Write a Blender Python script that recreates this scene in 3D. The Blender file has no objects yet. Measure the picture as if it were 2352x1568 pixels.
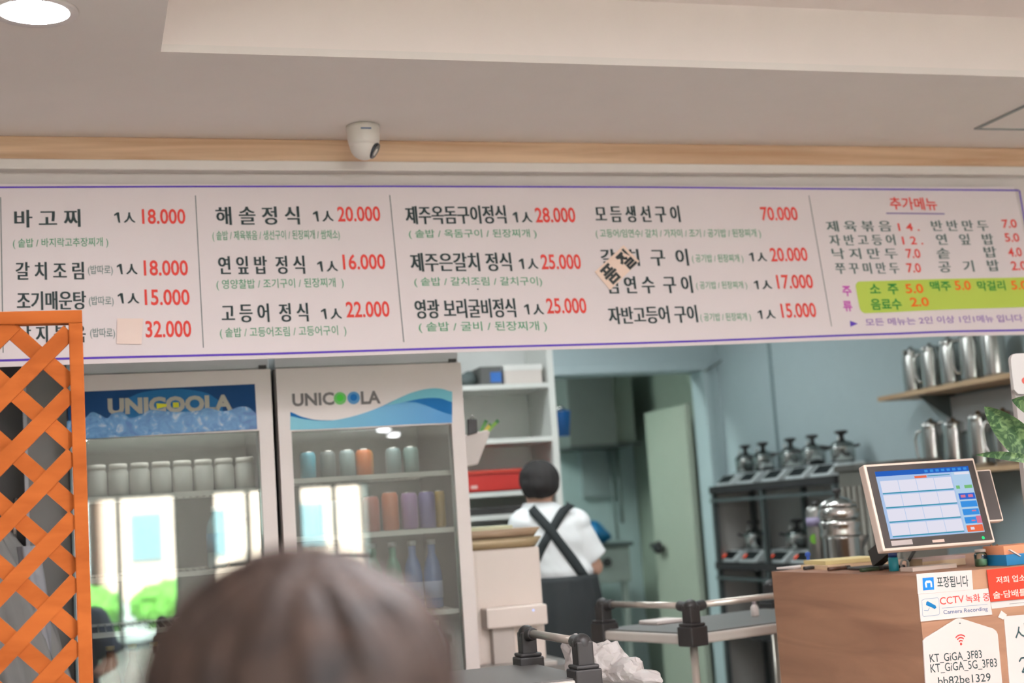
import bpy, bmesh, math, random
from mathutils import Vector, Matrix, noise
from mathutils.bvhtree import BVHTree
random.seed(7)
R = math.radians
scn = bpy.context.scene
col = scn.collection

# ------------------------------------------------------------------ camera, world, exposure
EYE = Vector((0.0, 0.0, 1.35))
YAW, PITCH, ROLL = R(17.0), R(7.0), R(-3.87)
FPX = 3267.0
cam_d = bpy.data.cameras.new('camera')
cam_d.sensor_width = 36.0
cam_d.lens = 36.0 * FPX / 2352.0
cam_d.dof.use_dof = True
cam_d.dof.focus_distance = 3.35
cam_d.dof.aperture_fstop = 2.7
cam_d.clip_start = 0.02
cam = bpy.data.objects.new('camera', cam_d)
ROT = Matrix.Rotation(-YAW, 3, 'Z') @ Matrix.Rotation(math.pi / 2 + PITCH, 3, 'X') @ Matrix.Rotation(ROLL, 3, 'Z')
cam.matrix_world = Matrix.Translation(EYE) @ ROT.to_4x4()
col.objects.link(cam)
scn.camera = cam

w = bpy.data.worlds.new('daylight')
scn.world = w
w.use_nodes = True
bg = w.node_tree.nodes['Background']
bg.inputs[0].default_value = (0.86, 0.95, 1.0, 1)
bg.inputs[1].default_value = 18.0

sun_d = bpy.data.lights.new('sun', 'SUN')
sun_d.energy = 42.0
sun_d.angle = R(1)
sun_d.color = (1.0, 0.96, 0.9)
sun = bpy.data.objects.new('sun', sun_d)
sun.rotation_euler = Vector((-0.25, 0.62, 0.75)).to_track_quat('Z', 'Y').to_euler()
col.objects.link(sun)

scn.view_settings.view_transform = 'Standard'
scn.view_settings.look = 'None'
scn.view_settings.exposure = 0.0
scn.view_settings.gamma = 1.0
scn.view_settings.use_curve_mapping = False
scn.cycles.use_denoising = True
scn.cycles.max_bounces = 10
scn.cycles.transparent_max_bounces = 24
scn.cycles.sample_clamp_indirect = 6.0
scn.cycles.caustics_reflective = False
scn.cycles.caustics_refractive = False

PANEL_L = 56.0      # radiance of the ceiling LED panels in the dining room
DOWN_L = 80.0       # downlights
KITCHEN_L = 26.0     # cool kitchen tubes

# ------------------------------------------------------------------ measuring helpers
def ray(u, v):
    return ROT @ Vector(((u - 1176) / FPX, (784 - v) / FPX, -1))

def P(u, v, x=None, y=None, z=None, d=None):
    r = ray(u, v)
    if d is not None: t = d
    elif x is not None: t = x / r.x
    elif y is not None: t = y / r.y
    else: t = (z - EYE.z) / r.z
    return EYE + r * t

class Plane:
    """A flat thing in the room: origin, two in-plane axes, normal towards the viewer."""
    def __init__(s, o, ux, uy):
        s.o = Vector(o); s.ux = Vector(ux).normalized(); s.uy = Vector(uy).normalized()
        s.n = s.ux.cross(s.uy).normalized()
    def pix(s, u, v):
        r = ray(u, v)
        t = (s.o - EYE).dot(s.n) / r.dot(s.n)
        q = EYE + r * t - s.o
        return Vector((q.dot(s.ux), q.dot(s.uy)))
    def at(s, a, b, off=0.0):
        return s.o + s.ux * a + s.uy * b + s.n * off

# ------------------------------------------------------------------ materials
def S(r, g, b):
    f = lambda c: (c / 255 / 12.92) if c / 255 <= 0.04045 else ((c / 255 + 0.055) / 1.055) ** 2.4
    return (f(r), f(g), f(b), 1.0)

MATS = {}
def mat(name, rgb, rough=0.55, metal=0.0, var=0.06, scale=9.0, bump=0.0, emit=None, estr=0.0, spec=0.5, trans=0.0, alpha=1.0):
    if name in MATS: return MATS[name]
    m = bpy.data.materials.new(name); m.use_nodes = True
    nt = m.node_tree; b = nt.nodes['Principled BSDF']
    c = S(*rgb)
    b.inputs['Roughness'].default_value = rough
    b.inputs['Metallic'].default_value = metal
    b.inputs['Specular IOR Level'].default_value = spec
    b.inputs['Transmission Weight'].default_value = trans
    b.inputs['Alpha'].default_value = alpha
    tc = nt.nodes.new('ShaderNodeTexCoord')
    nz = nt.nodes.new('ShaderNodeTexNoise'); nz.inputs['Scale'].default_value = scale; nz.inputs['Detail'].default_value = 4
    nt.links.new(tc.outputs['Object'], nz.inputs['Vector'])
    mx = nt.nodes.new('ShaderNodeMixRGB')
    mx.inputs[1].default_value = tuple(max(0, k * (1 - var)) for k in c[:3]) + (1,)
    mx.inputs[2].default_value = tuple(min(1, k * (1 + var)) for k in c[:3]) + (1,)
    nt.links.new(nz.outputs['Fac'], mx.inputs[0])
    nt.links.new(mx.outputs[0], b.inputs['Base Color'])
    if bump:
        bp = nt.nodes.new('ShaderNodeBump'); bp.inputs['Strength'].default_value = bump; bp.inputs['Distance'].default_value = 0.01
        nt.links.new(nz.outputs['Fac'], bp.inputs['Height']); nt.links.new(bp.outputs[0], b.inputs['Normal'])
    if emit:
        b.inputs['Emission Color'].default_value = S(*emit); b.inputs['Emission Strength'].default_value = estr
    MATS[name] = m
    return m

def wood(name, light, dark, axis='X', scale=3.0, stretch=14.0, rough=0.5):
    if name in MATS: return MATS[name]
    m = bpy.data.materials.new(name); m.use_nodes = True
    nt = m.node_tree; b = nt.nodes['Principled BSDF']; b.inputs['Roughness'].default_value = rough
    tc = nt.nodes.new('ShaderNodeTexCoord'); mp = nt.nodes.new('ShaderNodeMapping')
    sc = {'X': (scale, scale * stretch, scale * stretch), 'Y': (scale * stretch, scale, scale * stretch), 'Z': (scale * stretch, scale * stretch, scale), 'XY': (scale, scale, scale * stretch)}[axis]
    mp.inputs['Scale'].default_value = sc
    nt.links.new(tc.outputs['Object'], mp.inputs['Vector'])
    nz = nt.nodes.new('ShaderNodeTexNoise'); nz.inputs['Scale'].default_value = 1.0; nz.inputs['Detail'].default_value = 6; nz.inputs['Distortion'].default_value = 0.6
    nt.links.new(mp.outputs[0], nz.inputs['Vector'])
    cr = nt.nodes.new('ShaderNodeValToRGB')
    cr.color_ramp.elements[0].position = 0.3; cr.color_ramp.elements[0].color = S(*dark)
    cr.color_ramp.elements[1].position = 0.7; cr.color_ramp.elements[1].color = S(*light)
    nt.links.new(nz.outputs['Fac'], cr.inputs[0]); nt.links.new(cr.outputs[0], b.inputs['Base Color'])
    MATS[name] = m
    return m

def glass(name, tint=(225, 240, 238), refl=1.0):
    if name in MATS: return MATS[name]
    m = bpy.data.materials.new(name); m.use_nodes = True
    nt = m.node_tree; nt.nodes.remove(nt.nodes['Principled BSDF'])
    out = nt.nodes['Material Output']
    tr = nt.nodes.new('ShaderNodeBsdfTransparent'); tr.inputs[0].default_value = S(*tint)
    gl = nt.nodes.new('ShaderNodeBsdfGlossy'); gl.inputs['Roughness'].default_value = 0.015
    gl.inputs[0].default_value = (0.95, 1, 1, 1)
    fr = nt.nodes.new('ShaderNodeFresnel'); fr.inputs[0].default_value = 1.5
    mt = nt.nodes.new('ShaderNodeMath'); mt.operation = 'MULTIPLY'; mt.inputs[1].default_value = refl
    nt.links.new(fr.outputs[0], mt.inputs[0])
    mx = nt.nodes.new('ShaderNodeMixShader')
    nt.links.new(mt.outputs[0], mx.inputs[0]); nt.links.new(tr.outputs[0], mx.inputs[1]); nt.links.new(gl.outputs[0], mx.inputs[2])
    nt.links.new(mx.outputs[0], out.inputs[0])
    MATS[name] = m
    return m

def emitter(name, rgb, strength):
    if name in MATS: return MATS[name]
    m = bpy.data.materials.new(name); m.use_nodes = True
    nt = m.node_tree; nt.nodes.remove(nt.nodes['Principled BSDF'])
    e = nt.nodes.new('ShaderNodeEmission'); e.inputs[0].default_value = S(*rgb) if max(rgb) > 1.5 else tuple(rgb) + (1,)
    e.inputs[1].default_value = strength
    nt.links.new(e.outputs[0], nt.nodes['Material Output'].inputs[0])
    MATS[name] = m
    return m

# ------------------------------------------------------------------ mesh helpers
class MB:
    def __init__(s): s.v = []; s.f = []; s.mi = []; s.cur = 0; s.sm = []
    def add(s, vs, fs, smooth=False):
        n = len(s.v); s.v += [Vector(q) for q in vs]
        for f in fs: s.f.append([i + n for i in f]); s.mi.append(s.cur); s.sm.append(smooth)
        return s
    def box(s, a, b, M=None):
        x0, y0, z0 = [min(p, q) for p, q in zip(a, b)]; x1, y1, z1 = [max(p, q) for p, q in zip(a, b)]
        vs = [Vector(q) for q in ((x0,y0,z0),(x1,y0,z0),(x1,y1,z0),(x0,y1,z0),(x0,y0,z1),(x1,y0,z1),(x1,y1,z1),(x0,y1,z1))]
        if M is not None: vs = [M @ q for q in vs]
        return s.add(vs, [(0,3,2,1),(4,5,6,7),(0,1,5,4),(1,2,6,5),(2,3,7,6),(3,0,4,7)])
    def bar(s, p, q, w, t, up=(0, 0, 1)):
        p = Vector(p); q = Vector(q); d = (q - p).normalized(); u = Vector(up)
        sx = d.cross(u).normalized() * w / 2; sy = sx.normalized().cross(d).normalized() * t / 2
        vs = [p - sx - sy, p + sx - sy, p + sx + sy, p - sx + sy, q - sx - sy, q + sx - sy, q + sx + sy, q - sx + sy]
        return s.add(vs, [(0,3,2,1),(4,5,6,7),(0,1,5,4),(1,2,6,5),(2,3,7,6),(3,0,4,7)])
    def cone(s, p, q, r0, r1, n=20, caps=True):
        p = Vector(p); q = Vector(q); d = (q - p).normalized()
        a = d.orthogonal().normalized(); b = d.cross(a)
        vs = []
        for c, r in ((p, r0), (q, r1)):
            vs += [c + (a * math.cos(2*math.pi*i/n) + b * math.sin(2*math.pi*i/n)) * r for i in range(n)]
        fs = [(i, (i+1) % n, n + (i+1) % n, n + i) for i in range(n)]
        s.add(vs, fs, True)
        if caps:
            k = len(s.v) - 2*n
            s.f.append([k + i for i in reversed(range(n))]); s.mi.append(s.cur); s.sm.append(False)
            s.f.append([k + n + i for i in range(n)]); s.mi.append(s.cur); s.sm.append(False)
        return s
    def cyl(s, p, q, r, n=20): return s.cone(p, q, r, r, n)
    def lathe(s, prof, o=(0, 0, 0), n=28, M=None, caps=True):
        o = Vector(o); vs = []; fs = []
        for r, z in prof:
            vs += [o + Vector((r*math.cos(2*math.pi*i/n), r*math.sin(2*math.pi*i/n), z)) for i in range(n)]
        if M is not None: vs = [M @ q for q in vs]
        for j in range(len(prof) - 1):
            fs += [(j*n+i, j*n+(i+1) % n, (j+1)*n+(i+1) % n, (j+1)*n+i) for i in range(n)]
        s.add(vs, fs, True)
        k = len(s.v) - len(vs)
        if not caps: return s
        if prof[0][0] > 1e-6: s.f.append([k+i for i in reversed(range(n))]); s.mi.append(s.cur); s.sm.append(False)
        if prof[-1][0] > 1e-6: s.f.append([k+(len(prof)-1)*n+i for i in range(n)]); s.mi.append(s.cur); s.sm.append(False)
        return s
    def ball(s, c, r, n=18, m=12, rot=None):
        c = Vector(c); r = Vector(r) if hasattr(r, '__len__') else Vector((r, r, r)); vs = []; fs = []
        for j in range(m + 1):
            t = math.pi * j / m
            for i in range(n):
                a = 2*math.pi*i/n
                q = Vector((r.x*math.sin(t)*math.cos(a), r.y*math.sin(t)*math.sin(a), r.z*math.cos(t)))
                if rot is not None: q = rot @ q
                vs.append(c + q)
        for j in range(m):
            for i in range(n): fs.append((j*n+i, (j+1)*n+i, (j+1)*n+(i+1) % n, j*n+(i+1) % n))
        return s.add(vs, fs, True)
    def tube(s, pts, r, n=10, closed=False):
        pts = [Vector(p) for p in pts]; rings = []; k = len(pts)
        a = None
        for i, p in enumerate(pts):
            q0 = pts[(i-1) % k] if (closed or i) else p; q1 = pts[(i+1) % k] if (closed or i < k-1) else p
            d = (q1 - q0).normalized()
            if a is None: a = d.orthogonal().normalized()
            a = (a - d * a.dot(d)).normalized(); b = d.cross(a)
            rr = r[i] if hasattr(r, '__len__') else r
            rings.append([p + (a*math.cos(2*math.pi*j/n) + b*math.sin(2*math.pi*j/n))*rr for j in range(n)])
        vs = [q for g in rings for q in g]; fs = []
        for i in range(k if closed else k-1):
            i2 = (i+1) % k
            fs += [(i*n+j, i*n+(j+1) % n, i2*n+(j+1) % n, i2*n+j) for j in range(n)]
        s.add(vs, fs, True)
        if not closed:
            b0 = len(s.v) - len(vs)
            s.f.append([b0+j for j in reversed(range(n))]); s.mi.append(s.cur); s.sm.append(False)
            s.f.append([b0+(k-1)*n+j for j in range(n)]); s.mi.append(s.cur); s.sm.append(False)
        return s
    def prism(s, poly, off, M=None):
        """poly: list of 3-d points (planar, ccw from the front); extruded by vector off."""
        a = [Vector(q) for q in poly]; b = [q + Vector(off) for q in a]; n = len(a)
        vs = a + b
        if M is not None: vs = [M @ q for q in vs]
        return s.add(vs, [list(range(n)), [n+i for i in reversed(range(n))]] + [(i, n+i, n+(i+1) % n, (i+1) % n) for i in range(n)])
    def poly(s, pts): return s.add(pts, [list(range(len(pts)))])
    def grid(s, fn, nu, nv, smooth=True):
        vs = [fn(i/nu, j/nv) for j in range(nv+1) for i in range(nu+1)]
        return s.add(vs, [(j*(nu+1)+i, j*(nu+1)+i+1, (j+1)*(nu+1)+i+1, (j+1)*(nu+1)+i) for j in range(nv) for i in range(nu)], smooth)
    def build(s, name, m, parent=None, local=False, bevel=0.0, kind=None, fixn=True):
        me = bpy.data.meshes.new(name)
        vs = s.v
        if parent is not None and not local:
            Mi = root_matrix(parent).inverted(); vs = [Mi @ q for q in vs]
        me.from_pydata(vs, [], s.f)
        ms = m if isinstance(m, (list, tuple)) else [m]
        for k in ms: me.materials.append(k)
        me.polygons.foreach_set('material_index', s.mi)
        me.polygons.foreach_set('use_smooth', s.sm)
        if fixn:
            bm = bmesh.new(); bm.from_mesh(me); bmesh.ops.recalc_face_normals(bm, faces=bm.faces); bm.to_mesh(me); bm.free()
        me.update()
        o = bpy.data.objects.new(name, me); col.objects.link(o)
        if parent is not None: o.parent = parent
        if bevel:
            b = o.modifiers.new('bevel', 'BEVEL'); b.width = bevel; b.segments = 2; b.limit_method = 'ANGLE'; b.angle_limit = R(40)
        if kind: o['kind'] = kind
        return o

RM = {}
def root_matrix(o):
    while o.parent is not None: o = o.parent
    return RM.get(o.name, Matrix.Identity(4))

def thing(name, label, cat, loc=(0, 0, 0), rz=0.0, group=None, rot=None):
    o = bpy.data.objects.new(name, None); col.objects.link(o)
    o.empty_display_size = 0.05
    M = Matrix.Translation(Vector(loc)) @ (rot.to_4x4() if rot is not None else Matrix.Rotation(rz, 4, 'Z'))
    o.matrix_world = M; RM[o.name] = M
    o['label'] = label; o['category'] = cat
    if group: o['group'] = group
    return o

def tag(o, label, cat, group=None, kind=None):
    o['label'] = label; o['category'] = cat
    if group: o['group'] = group
    if kind: o['kind'] = kind
    return o

def dup(root, label, loc, rz=0.0, scale=1.0):
    r = root.copy(); col.objects.link(r)
    M = Matrix.Translation(Vector(loc)) @ Matrix.Rotation(rz, 4, 'Z')
    r.matrix_world = M @ Matrix.Scale(scale, 4); RM[r.name] = r.matrix_world.copy()
    r['label'] = label
    for ch in list(root.children):
        c = ch.copy(); col.objects.link(c); c.parent = r
        for g in list(ch.children):
            d = g.copy(); col.objects.link(d); d.parent = c
    return r

def struct(name, mb, m, bevel=0.0):
    return mb.build(name, m, None, bevel=bevel, kind='structure')

def blob(pieces, voxel=0.008, smooth=6):
    """One continuous surface grown from overlapping ellipsoids and tapered capsules."""
    mb = MB()
    for p in pieces:
        if p[0] == 'e': mb.ball(p[1], p[2], 24, 16, p[3] if len(p) > 3 else None)
        elif p[0] == 'c':
            mb.cone(p[1], p[2], p[3], p[4], 20); mb.ball(p[1], p[3], 20, 12); mb.ball(p[2], p[4], 20, 12)
        elif p[0] == 'k': mb.cone(p[1], p[2], p[3], p[4], 28)
        elif p[0] == 'b': mb.box(p[1], p[2])
        elif p[0] == 'l':      # loft of elliptical rings: (cx,cy,z,rx,ry)
            n = 32; vs = []
            for cx, cy, z, rx, ry in p[1]:
                vs += [Vector((cx + rx*math.cos(2*math.pi*i/n), cy + ry*math.sin(2*math.pi*i/n), z)) for i in range(n)]
            k = len(p[1]); fs = [(j*n+i, j*n+(i+1) % n, (j+1)*n+(i+1) % n, (j+1)*n+i) for j in range(k-1) for i in range(n)]
            fs += [list(reversed(range(n))), [(k-1)*n+i for i in range(n)]]
            mb.add(vs, fs, True)
    me = bpy.data.meshes.new('tmp'); me.from_pydata(mb.v, [], mb.f)
    bm = bmesh.new(); bm.from_mesh(me); bmesh.ops.recalc_face_normals(bm, faces=bm.faces); bm.to_mesh(me); bm.free()
    o = bpy.data.objects.new('tmp', me); col.objects.link(o)
    rm = o.modifiers.new('r', 'REMESH'); rm.mode = 'VOXEL'; rm.voxel_size = voxel
    if smooth:
        sm = o.modifiers.new('s', 'SMOOTH'); sm.factor = 0.5; sm.iterations = smooth
    dg = bpy.context.evaluated_depsgraph_get(); dg.update()
    out = bpy.data.meshes.new_from_object(o.evaluated_get(dg))
    bpy.data.objects.remove(o); bpy.data.meshes.remove(me)
    for pl in out.polygons: pl.use_smooth = True
    return out

def from_mesh(name, me, m, parent=None, fn=None):
    me = me.copy(); me.name = name
    if fn:
        for v in me.vertices: v.co = fn(v.co.copy())
    me.materials.clear(); me.materials.append(m)
    o = bpy.data.objects.new(name, me); col.objects.link(o)
    if parent is not None: o.parent = parent
    return o

def polypx(mb, pl, pts, off=0.0, at=None):
    at = at or pl.at
    v = [at(*pl.pix(*p), off) for p in pts]
    mb.add(v, [list(range(len(v)))])

TXT = {}
def glyphs(body, bold=0.012):
    k = (body, bold)
    if k in TXT: return TXT[k]
    c = bpy.data.curves.new('t', 'FONT'); c.body = body; c.offset = bold; c.resolution_u = 3; c.fill_mode = 'FRONT'
    o = bpy.data.objects.new('t', c); col.objects.link(o)
    dg = bpy.context.evaluated_depsgraph_get(); dg.update()
    me = bpy.data.meshes.new_from_object(o.evaluated_get(dg))
    vs = [v.co.copy() for v in me.vertices]; fs = [list(p.vertices) for p in me.polygons]
    bpy.data.objects.remove(o); bpy.data.curves.remove(c); bpy.data.meshes.remove(me)
    x0 = min(q.x for q in vs); x1 = max(q.x for q in vs); y0 = min(q.y for q in vs); y1 = max(q.y for q in vs)
    vs = [((q.x-x0)/(x1-x0), (q.y-y0)/(y1-y0)) for q in vs]
    TXT[k] = (vs, fs)
    return TXT[k]

def text_bold(mb, pl, body, x0, y0, x1, y1, h, at, px=1.2, off=0.0012):
    for k, dx in enumerate((-px, 0, px)):
        text_px(mb, pl, body, x0 + dx + px, y0, x1 + dx - px, y1, h, at, off + k*.00002, .004)

def text_px(mb, pl, body, x0, y0, x1, y1, h, at, off=0.0012, bold=0.012):
    """Print a line on plane pl: centre-left and centre-right as seen, letter height h (same units)."""
    vs, fs = glyphs(body, bold)
    A = pl.pix(x0, y0); B = pl.pix(x1, y1)
    h0 = (pl.pix(x0, y0 - h/2) - pl.pix(x0, y0 + h/2)).y
    h1 = (pl.pix(x1, y1 - h/2) - pl.pix(x1, y1 + h/2)).y
    out = []
    for s, t in vs:
        a = A.x + (B.x - A.x)*s; b = A.y + (B.y - A.y)*s + (h0 + (h1-h0)*s)*(t - 0.5)
        out.append(at(a, b, off))
    mb.add(out, fs)

# ------------------------------------------------------------------ common materials
M_ceil = mat('ceiling_paint', (241, 234, 226), 0.9, var=0.02)
M_tray = mat('tray_paint', (248, 238, 230), 0.9, var=0.02)
M_wallw = mat('wall_paint_warm', (214, 206, 200), 0.9, var=0.02)
M_white = mat('white_board', (225, 218, 210), 0.6, var=0.02)
M_kwall = mat('kitchen_wall_paint', (176, 190, 193), 0.8, var=0.03)
M_floor = mat('floor_tile', (208, 204, 201), 0.35, var=0.1)
M_trim = wood('trim_oak', (232, 200, 166), (190, 152, 118), 'X', 1.2, 22)
M_black = mat('black_plastic', (48, 46, 46), 0.45)
M_dark = mat('dark_grey', (66, 64, 62), 0.6)
M_steel = mat('brushed_steel', (196, 194, 190), 0.22, 1.0, var=0.04)
M_steeld = mat('dull_steel', (140, 138, 134), 0.4, 1.0, var=0.08)
M_frwhite = mat('fridge_white', (226, 216, 210), 0.35, var=0.01)
M_glass = glass('door_glass', (242, 246, 244), 4.2)
M_clear = glass('clear_glass', (235, 242, 240), 1.2)
M_paper = mat('paper_white', (222, 211, 205), 0.8, var=0.02, spec=.15)

# ------------------------------------------------------------------ the dining room
HC = 2.52            # lower ceiling
XL, XR, YB = -3.2, 5.2, -10.0
T0, T1, TY0, TY1 = 0.206, 4.6, -3.0, 3.412   # recess in the ceiling
HT = 2.70
c = MB()
for a, b in (((XL, YB, HC), (T0, 4.2, HC+.02)), ((T1, YB, HC), (XR, 4.2, HC+.02)), ((T0, TY1, HC), (T1, 4.2, HC+.02)), ((T0, YB, HC), (T1, TY0, HC+.02))):
    c.box(a, b)
struct('ceiling', c, M_ceil)
c = MB()
c.box((T0-.02, TY1, HC+.02), (T1+.02, TY1+.02, HT)); c.box((T0-.02, TY0-.02, HC+.02), (T1+.02, TY0, HT))
c.box((T0-.02, TY0, HC+.02), (T0, TY1, HT)); c.box((T1, TY0, HC+.02), (T1+.02, TY1, HT))
c.box((T0-.02, TY0-.02, HT), (T1+.02, TY1+.02, HT+.03))
struct('ceiling_recess', c, M_tray)
struct('floor', MB().box((XL, YB, -.05), (XR, 11.2, 0)), M_floor)
c = MB().box((XL-.1, YB, 0), (XL, 11.2, 2.9)); struct('wall_left', c, M_wallw)
c = MB().box((XR, YB, 0), (XR+.1, 4.35, 2.9)); struct('wall_right', c, M_wallw)
# street front with two glazed openings, plus a third added for more daylight
W1 = (.05, 2.25); W2 = (2.72, 3.66); W_ADDED = (-3.0, -.5); WT = 1.97
c = MB()
c.box((XL, YB-.12, 0), (W_ADDED[0], YB, 2.9)); c.box((W_ADDED[1], YB-.12, 0), (W1[0], YB, 2.9)); c.box((W_ADDED[0], YB-.12, WT), (W_ADDED[1], YB, 2.9)); c.box((W1[1], YB-.12, 0), (W2[0], YB, 2.9)); c.box((W2[1], YB-.12, 0), (XR, YB, 2.9))
c.box((W1[0], YB-.12, WT), (W1[1], YB, 2.9)); c.box((W2[0], YB-.12, WT), (W2[1], YB, 2.9))
struct('wall_street', c, M_wallw)
M_alu = mat('grey_aluminium', (110, 116, 116), 0.4, 0.6)
for k, (a, b) in enumerate((W1, W2, W_ADDED)):
    c = MB()
    n = 2 if k == 1 else 3
    for i in range(n + 1):
        x = a + (b - a)*i/n; c.box((x-.03, YB-.08, 0.0), (x+.03, YB-.02, WT))
    for z in (0.05, 0.95 if k else 0.32, WT-.03): c.box((a, YB-.08, z-.03), (b, YB-.02, z+.03))
    f = struct('window_%d' % (k+1), c, M_alu)
    g = MB().box((a, YB-.053, 0), (b, YB-.047, WT)).build('pane', M_clear, f)
# the panel above the serving opening carries the menu
struct('wall_front', MB().box((XL, 4.2, 1.98), (XR, 4.3, 2.9)), M_wallw)
struct('wall_front_pier', MB().box((4.0, 4.2, 0), (XR, 4.35, 1.98)), M_wallw)
struct('trim_1', MB().box((XL, 4.172, 2.449), (XR, 4.2, HC)), M_trim, bevel=.003)
struct('trim_2', MB().box((XL, 4.155, 2.419), (XR, 4.2, 2.449)), M_white, bevel=.003)

ordn = ('first', 'second', 'third', 'fourth', 'fifth', 'sixth', 'seventh', 'eighth', 'ninth', 'tenth')
# lamps of the dining room, some added to brighten it
WARM = (1.0, 0.98, 1.02)
M_down = emitter('downlight_glow', WARM, DOWN_L)
M_panel = emitter('panel_glow', WARM, PANEL_L)
M_ring = mat('lamp_ring', (235, 228, 222), 0.5)
def downlight(x, y, label):
    t = thing('downlight', label, 'ceiling light', (x, y, HC), 0, 'round downlights')
    MB().lathe([(.076, -.004), (.092, -.006), (.096, 0.0), (.076, 0.0)], n=40, caps=False).build('ring', M_ring, t, True)
    MB().lathe([(.0001, -.003), (.077, -.003), (.077, -.001), (.0001, -.001)], n=40).build('diffuser', M_down, t, True)
downlight(-.077, 3.165, 'round bright downlight in the lower ceiling beside the recess corner')
for k, (x, y) in enumerate(((3.55, -8.2), (3.9, -9.3), (.14, -8.6), (-1.9, -4.0), (-1.9, -0.5), (-1.9, 1.8), (4.9, 2.0), (4.9, -1.5))):  # the left and right rows are unseen, added for light
    downlight(x, y, 'round downlight in the ceiling behind the diners, ' + ('nearest the street windows on the right', 'in the corner by the right street window', 'in front of the left street window', 'third from the street on the left', 'halfway along the left side', 'on the left, beside the diner', 'at the right wall beside the counter', 'at the right wall behind the counter')[k])
for k, (x, y) in enumerate(((-1.9, -4.6), (.6, -4.6), (3.1, -4.6), (-1.9, -6.8), (.6, -6.8), (3.1, -6.8))):  # unseen panels added so more light comes from the rear of the room
    t = thing('panel_light', 'square LED panel in the rear ceiling, %s from the left street window' % ordn[5-k], 'ceiling light', (x, y, HC), 0, 'LED panels in the rear ceiling')
    MB().box((-.32, -.32, -.03), (.32, .32, 0)).build('frame', M_ring, t, True)
    MB().box((-.3, -.3, -.033), (.3, .3, -.03)).build('diffuser', M_panel, t, True)
for k, (x, y) in enumerate(((1.1, 1.3), (2.7, .3), (1.1, -1.2), (2.9, -2.0))):
    t = thing('panel_light', 'square LED panel in the ceiling recess, ' + ('nearest the recess corner', 'nearest the counter', 'second row, left', 'second row, right')[k], 'ceiling light', (x, y, HT), 0, 'LED panels in the recess')
    MB().box((-.32, -.32, -.03), (.32, .32, 0)).build('frame', M_ring, t, True)
    MB().box((-.3, -.3, -.033), (.3, .3, -.03)).build('diffuser', M_panel, t, True)

# hatch in the ceiling
t = thing('ceiling_hatch', 'square access hatch with a thin grey frame in the ceiling', 'hatch', (3.1, 3.72, HC))
M_hframe = mat('hatch_grey', (140, 146, 142), 0.5)
c = MB()
for a, b in (((-.25, -.22), (.25, -.208)), ((-.25, .208), (.25, .22)), ((-.25, -.208), (-.238, .208)), ((.238, -.208), (.25, .208))):
    c.box((a[0], a[1], -.005), (b[0], b[1], 0))
c.build('frame', M_hframe, t, True)
MB().box((-.238, -.208, -.002), (.238, .208, 0)).build('panel', M_ceil, t, True)

# security camera under the ceiling
t = thing('security_camera', 'white dome security camera hanging in front of the wooden trim', 'camera', (0.815, 4.02, HC))
M_cam = mat('camera_shell', (226, 220, 210), 0.4, var=0.01)
MB().lathe([(.040, 0), (.049, -.002), (.050, -.012), (.0485, -.03), (.046, -.05), (.0425, -.062)], n=40).build('housing', M_cam, t, True)
MB().ball((0, 0, -.058), (.0425, .0425, .045), 32, 20).build('eyeball', M_cam, t, True)
dv = Vector((.78, -.30, -.55)).normalized()
MB().cone(Vector((0, 0, -.058)) + dv*.032, Vector((0, 0, -.058)) + dv*.0415, .0275, .0235, 28).build('lens_window', mat('lens_black', (26, 34, 40), 0.15), t, True)
MB().box((-.016, -.0513, -.0225), (.014, -.048, -.0185)).build('maker_mark', mat('mark_blue', (110, 125, 150), 0.5), t, True)

# ------------------------------------------------------------------ menu banner
ST = 0.155; CT = math.sqrt(1 - ST*ST)
BP = Plane((0, 4.183, 2.378), (1, 0, 0), (0, ST, CT))
def wob(a, b):
    d = max(0.0, min(1.0, -b/.52))
    return (.004*math.sin(a*2.3 + .6) + .0035*math.sin(a*5.1 + 2))*d + (.006*math.sin((a-2.6)*9.0)*d if a > 2.6 else 0)
def bat(a, b, off=0.0):
    return BP.at(a, b, off + wob(a, b))
bx0, bx1, bw = -.95, 3.165, .5405
ban = thing('menu_banner', 'long white menu banner with black and red lettering over the serving opening', 'menu sign', (0.4, 4.183, 2.378))
c = MB()
c.grid(lambda s, q: bat(bx0 + (bx1-bx0)*s, .004 - bw*(1-q)), 150, 8)
c.grid(lambda s, q: bat(bx1 - (bx1-bx0)*s, .004 - bw*(1-q), -.002), 150, 8)
c.build('cloth', mat('banner_cloth', (228, 218, 217), 0.8, var=0.012, spec=.2), ban, fixn=False)
def strip_px(mb, pts, wd, at, pl, off=.001, n=40):
    """line of width wd (m) through points seen on the plane"""
    q = [pl.pix(*p) for p in pts]
    strip_ab(mb, q, wd, at, off, n)
def strip_ab(mb, q, wd, at, off=.001, n=40):
    for a, b in zip(q, q[1:]):
        d = (b - a).normalized(); e = Vector((-d.y, d.x))*wd/2
        k = max(1, int((b-a).length/.06)) if n > 1 else 1
        for i in range(k):
            p0 = a + (b-a)*i/k; p1 = a + (b-a)*(i+1)/k
            mb.add([at(*(p0-e), off), at(*(p1-e), off), at(*(p1+e), off), at(*(p0+e), off)], [(0, 1, 2, 3)])
K = lambda n, rgb: mat(n, rgb, 0.7, var=.01, spec=.15)
M_ink = K('ink_black', (56, 68, 68)); M_red = K('ink_red', (212, 74, 66)); M_grn = K('ink_green', (88, 150, 112)); M_gry = K('ink_grey', (108, 128, 122))
M_pur = K('ink_purple', (92, 66, 170)); M_pink = K('ink_pink', (196, 96, 178)); M_lime = K('print_lime', (182, 202, 88)); M_dgrn = K('ink_dark_green', (56, 136, 62)); M_org = K('ink_orange', (232, 108, 40))
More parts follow.
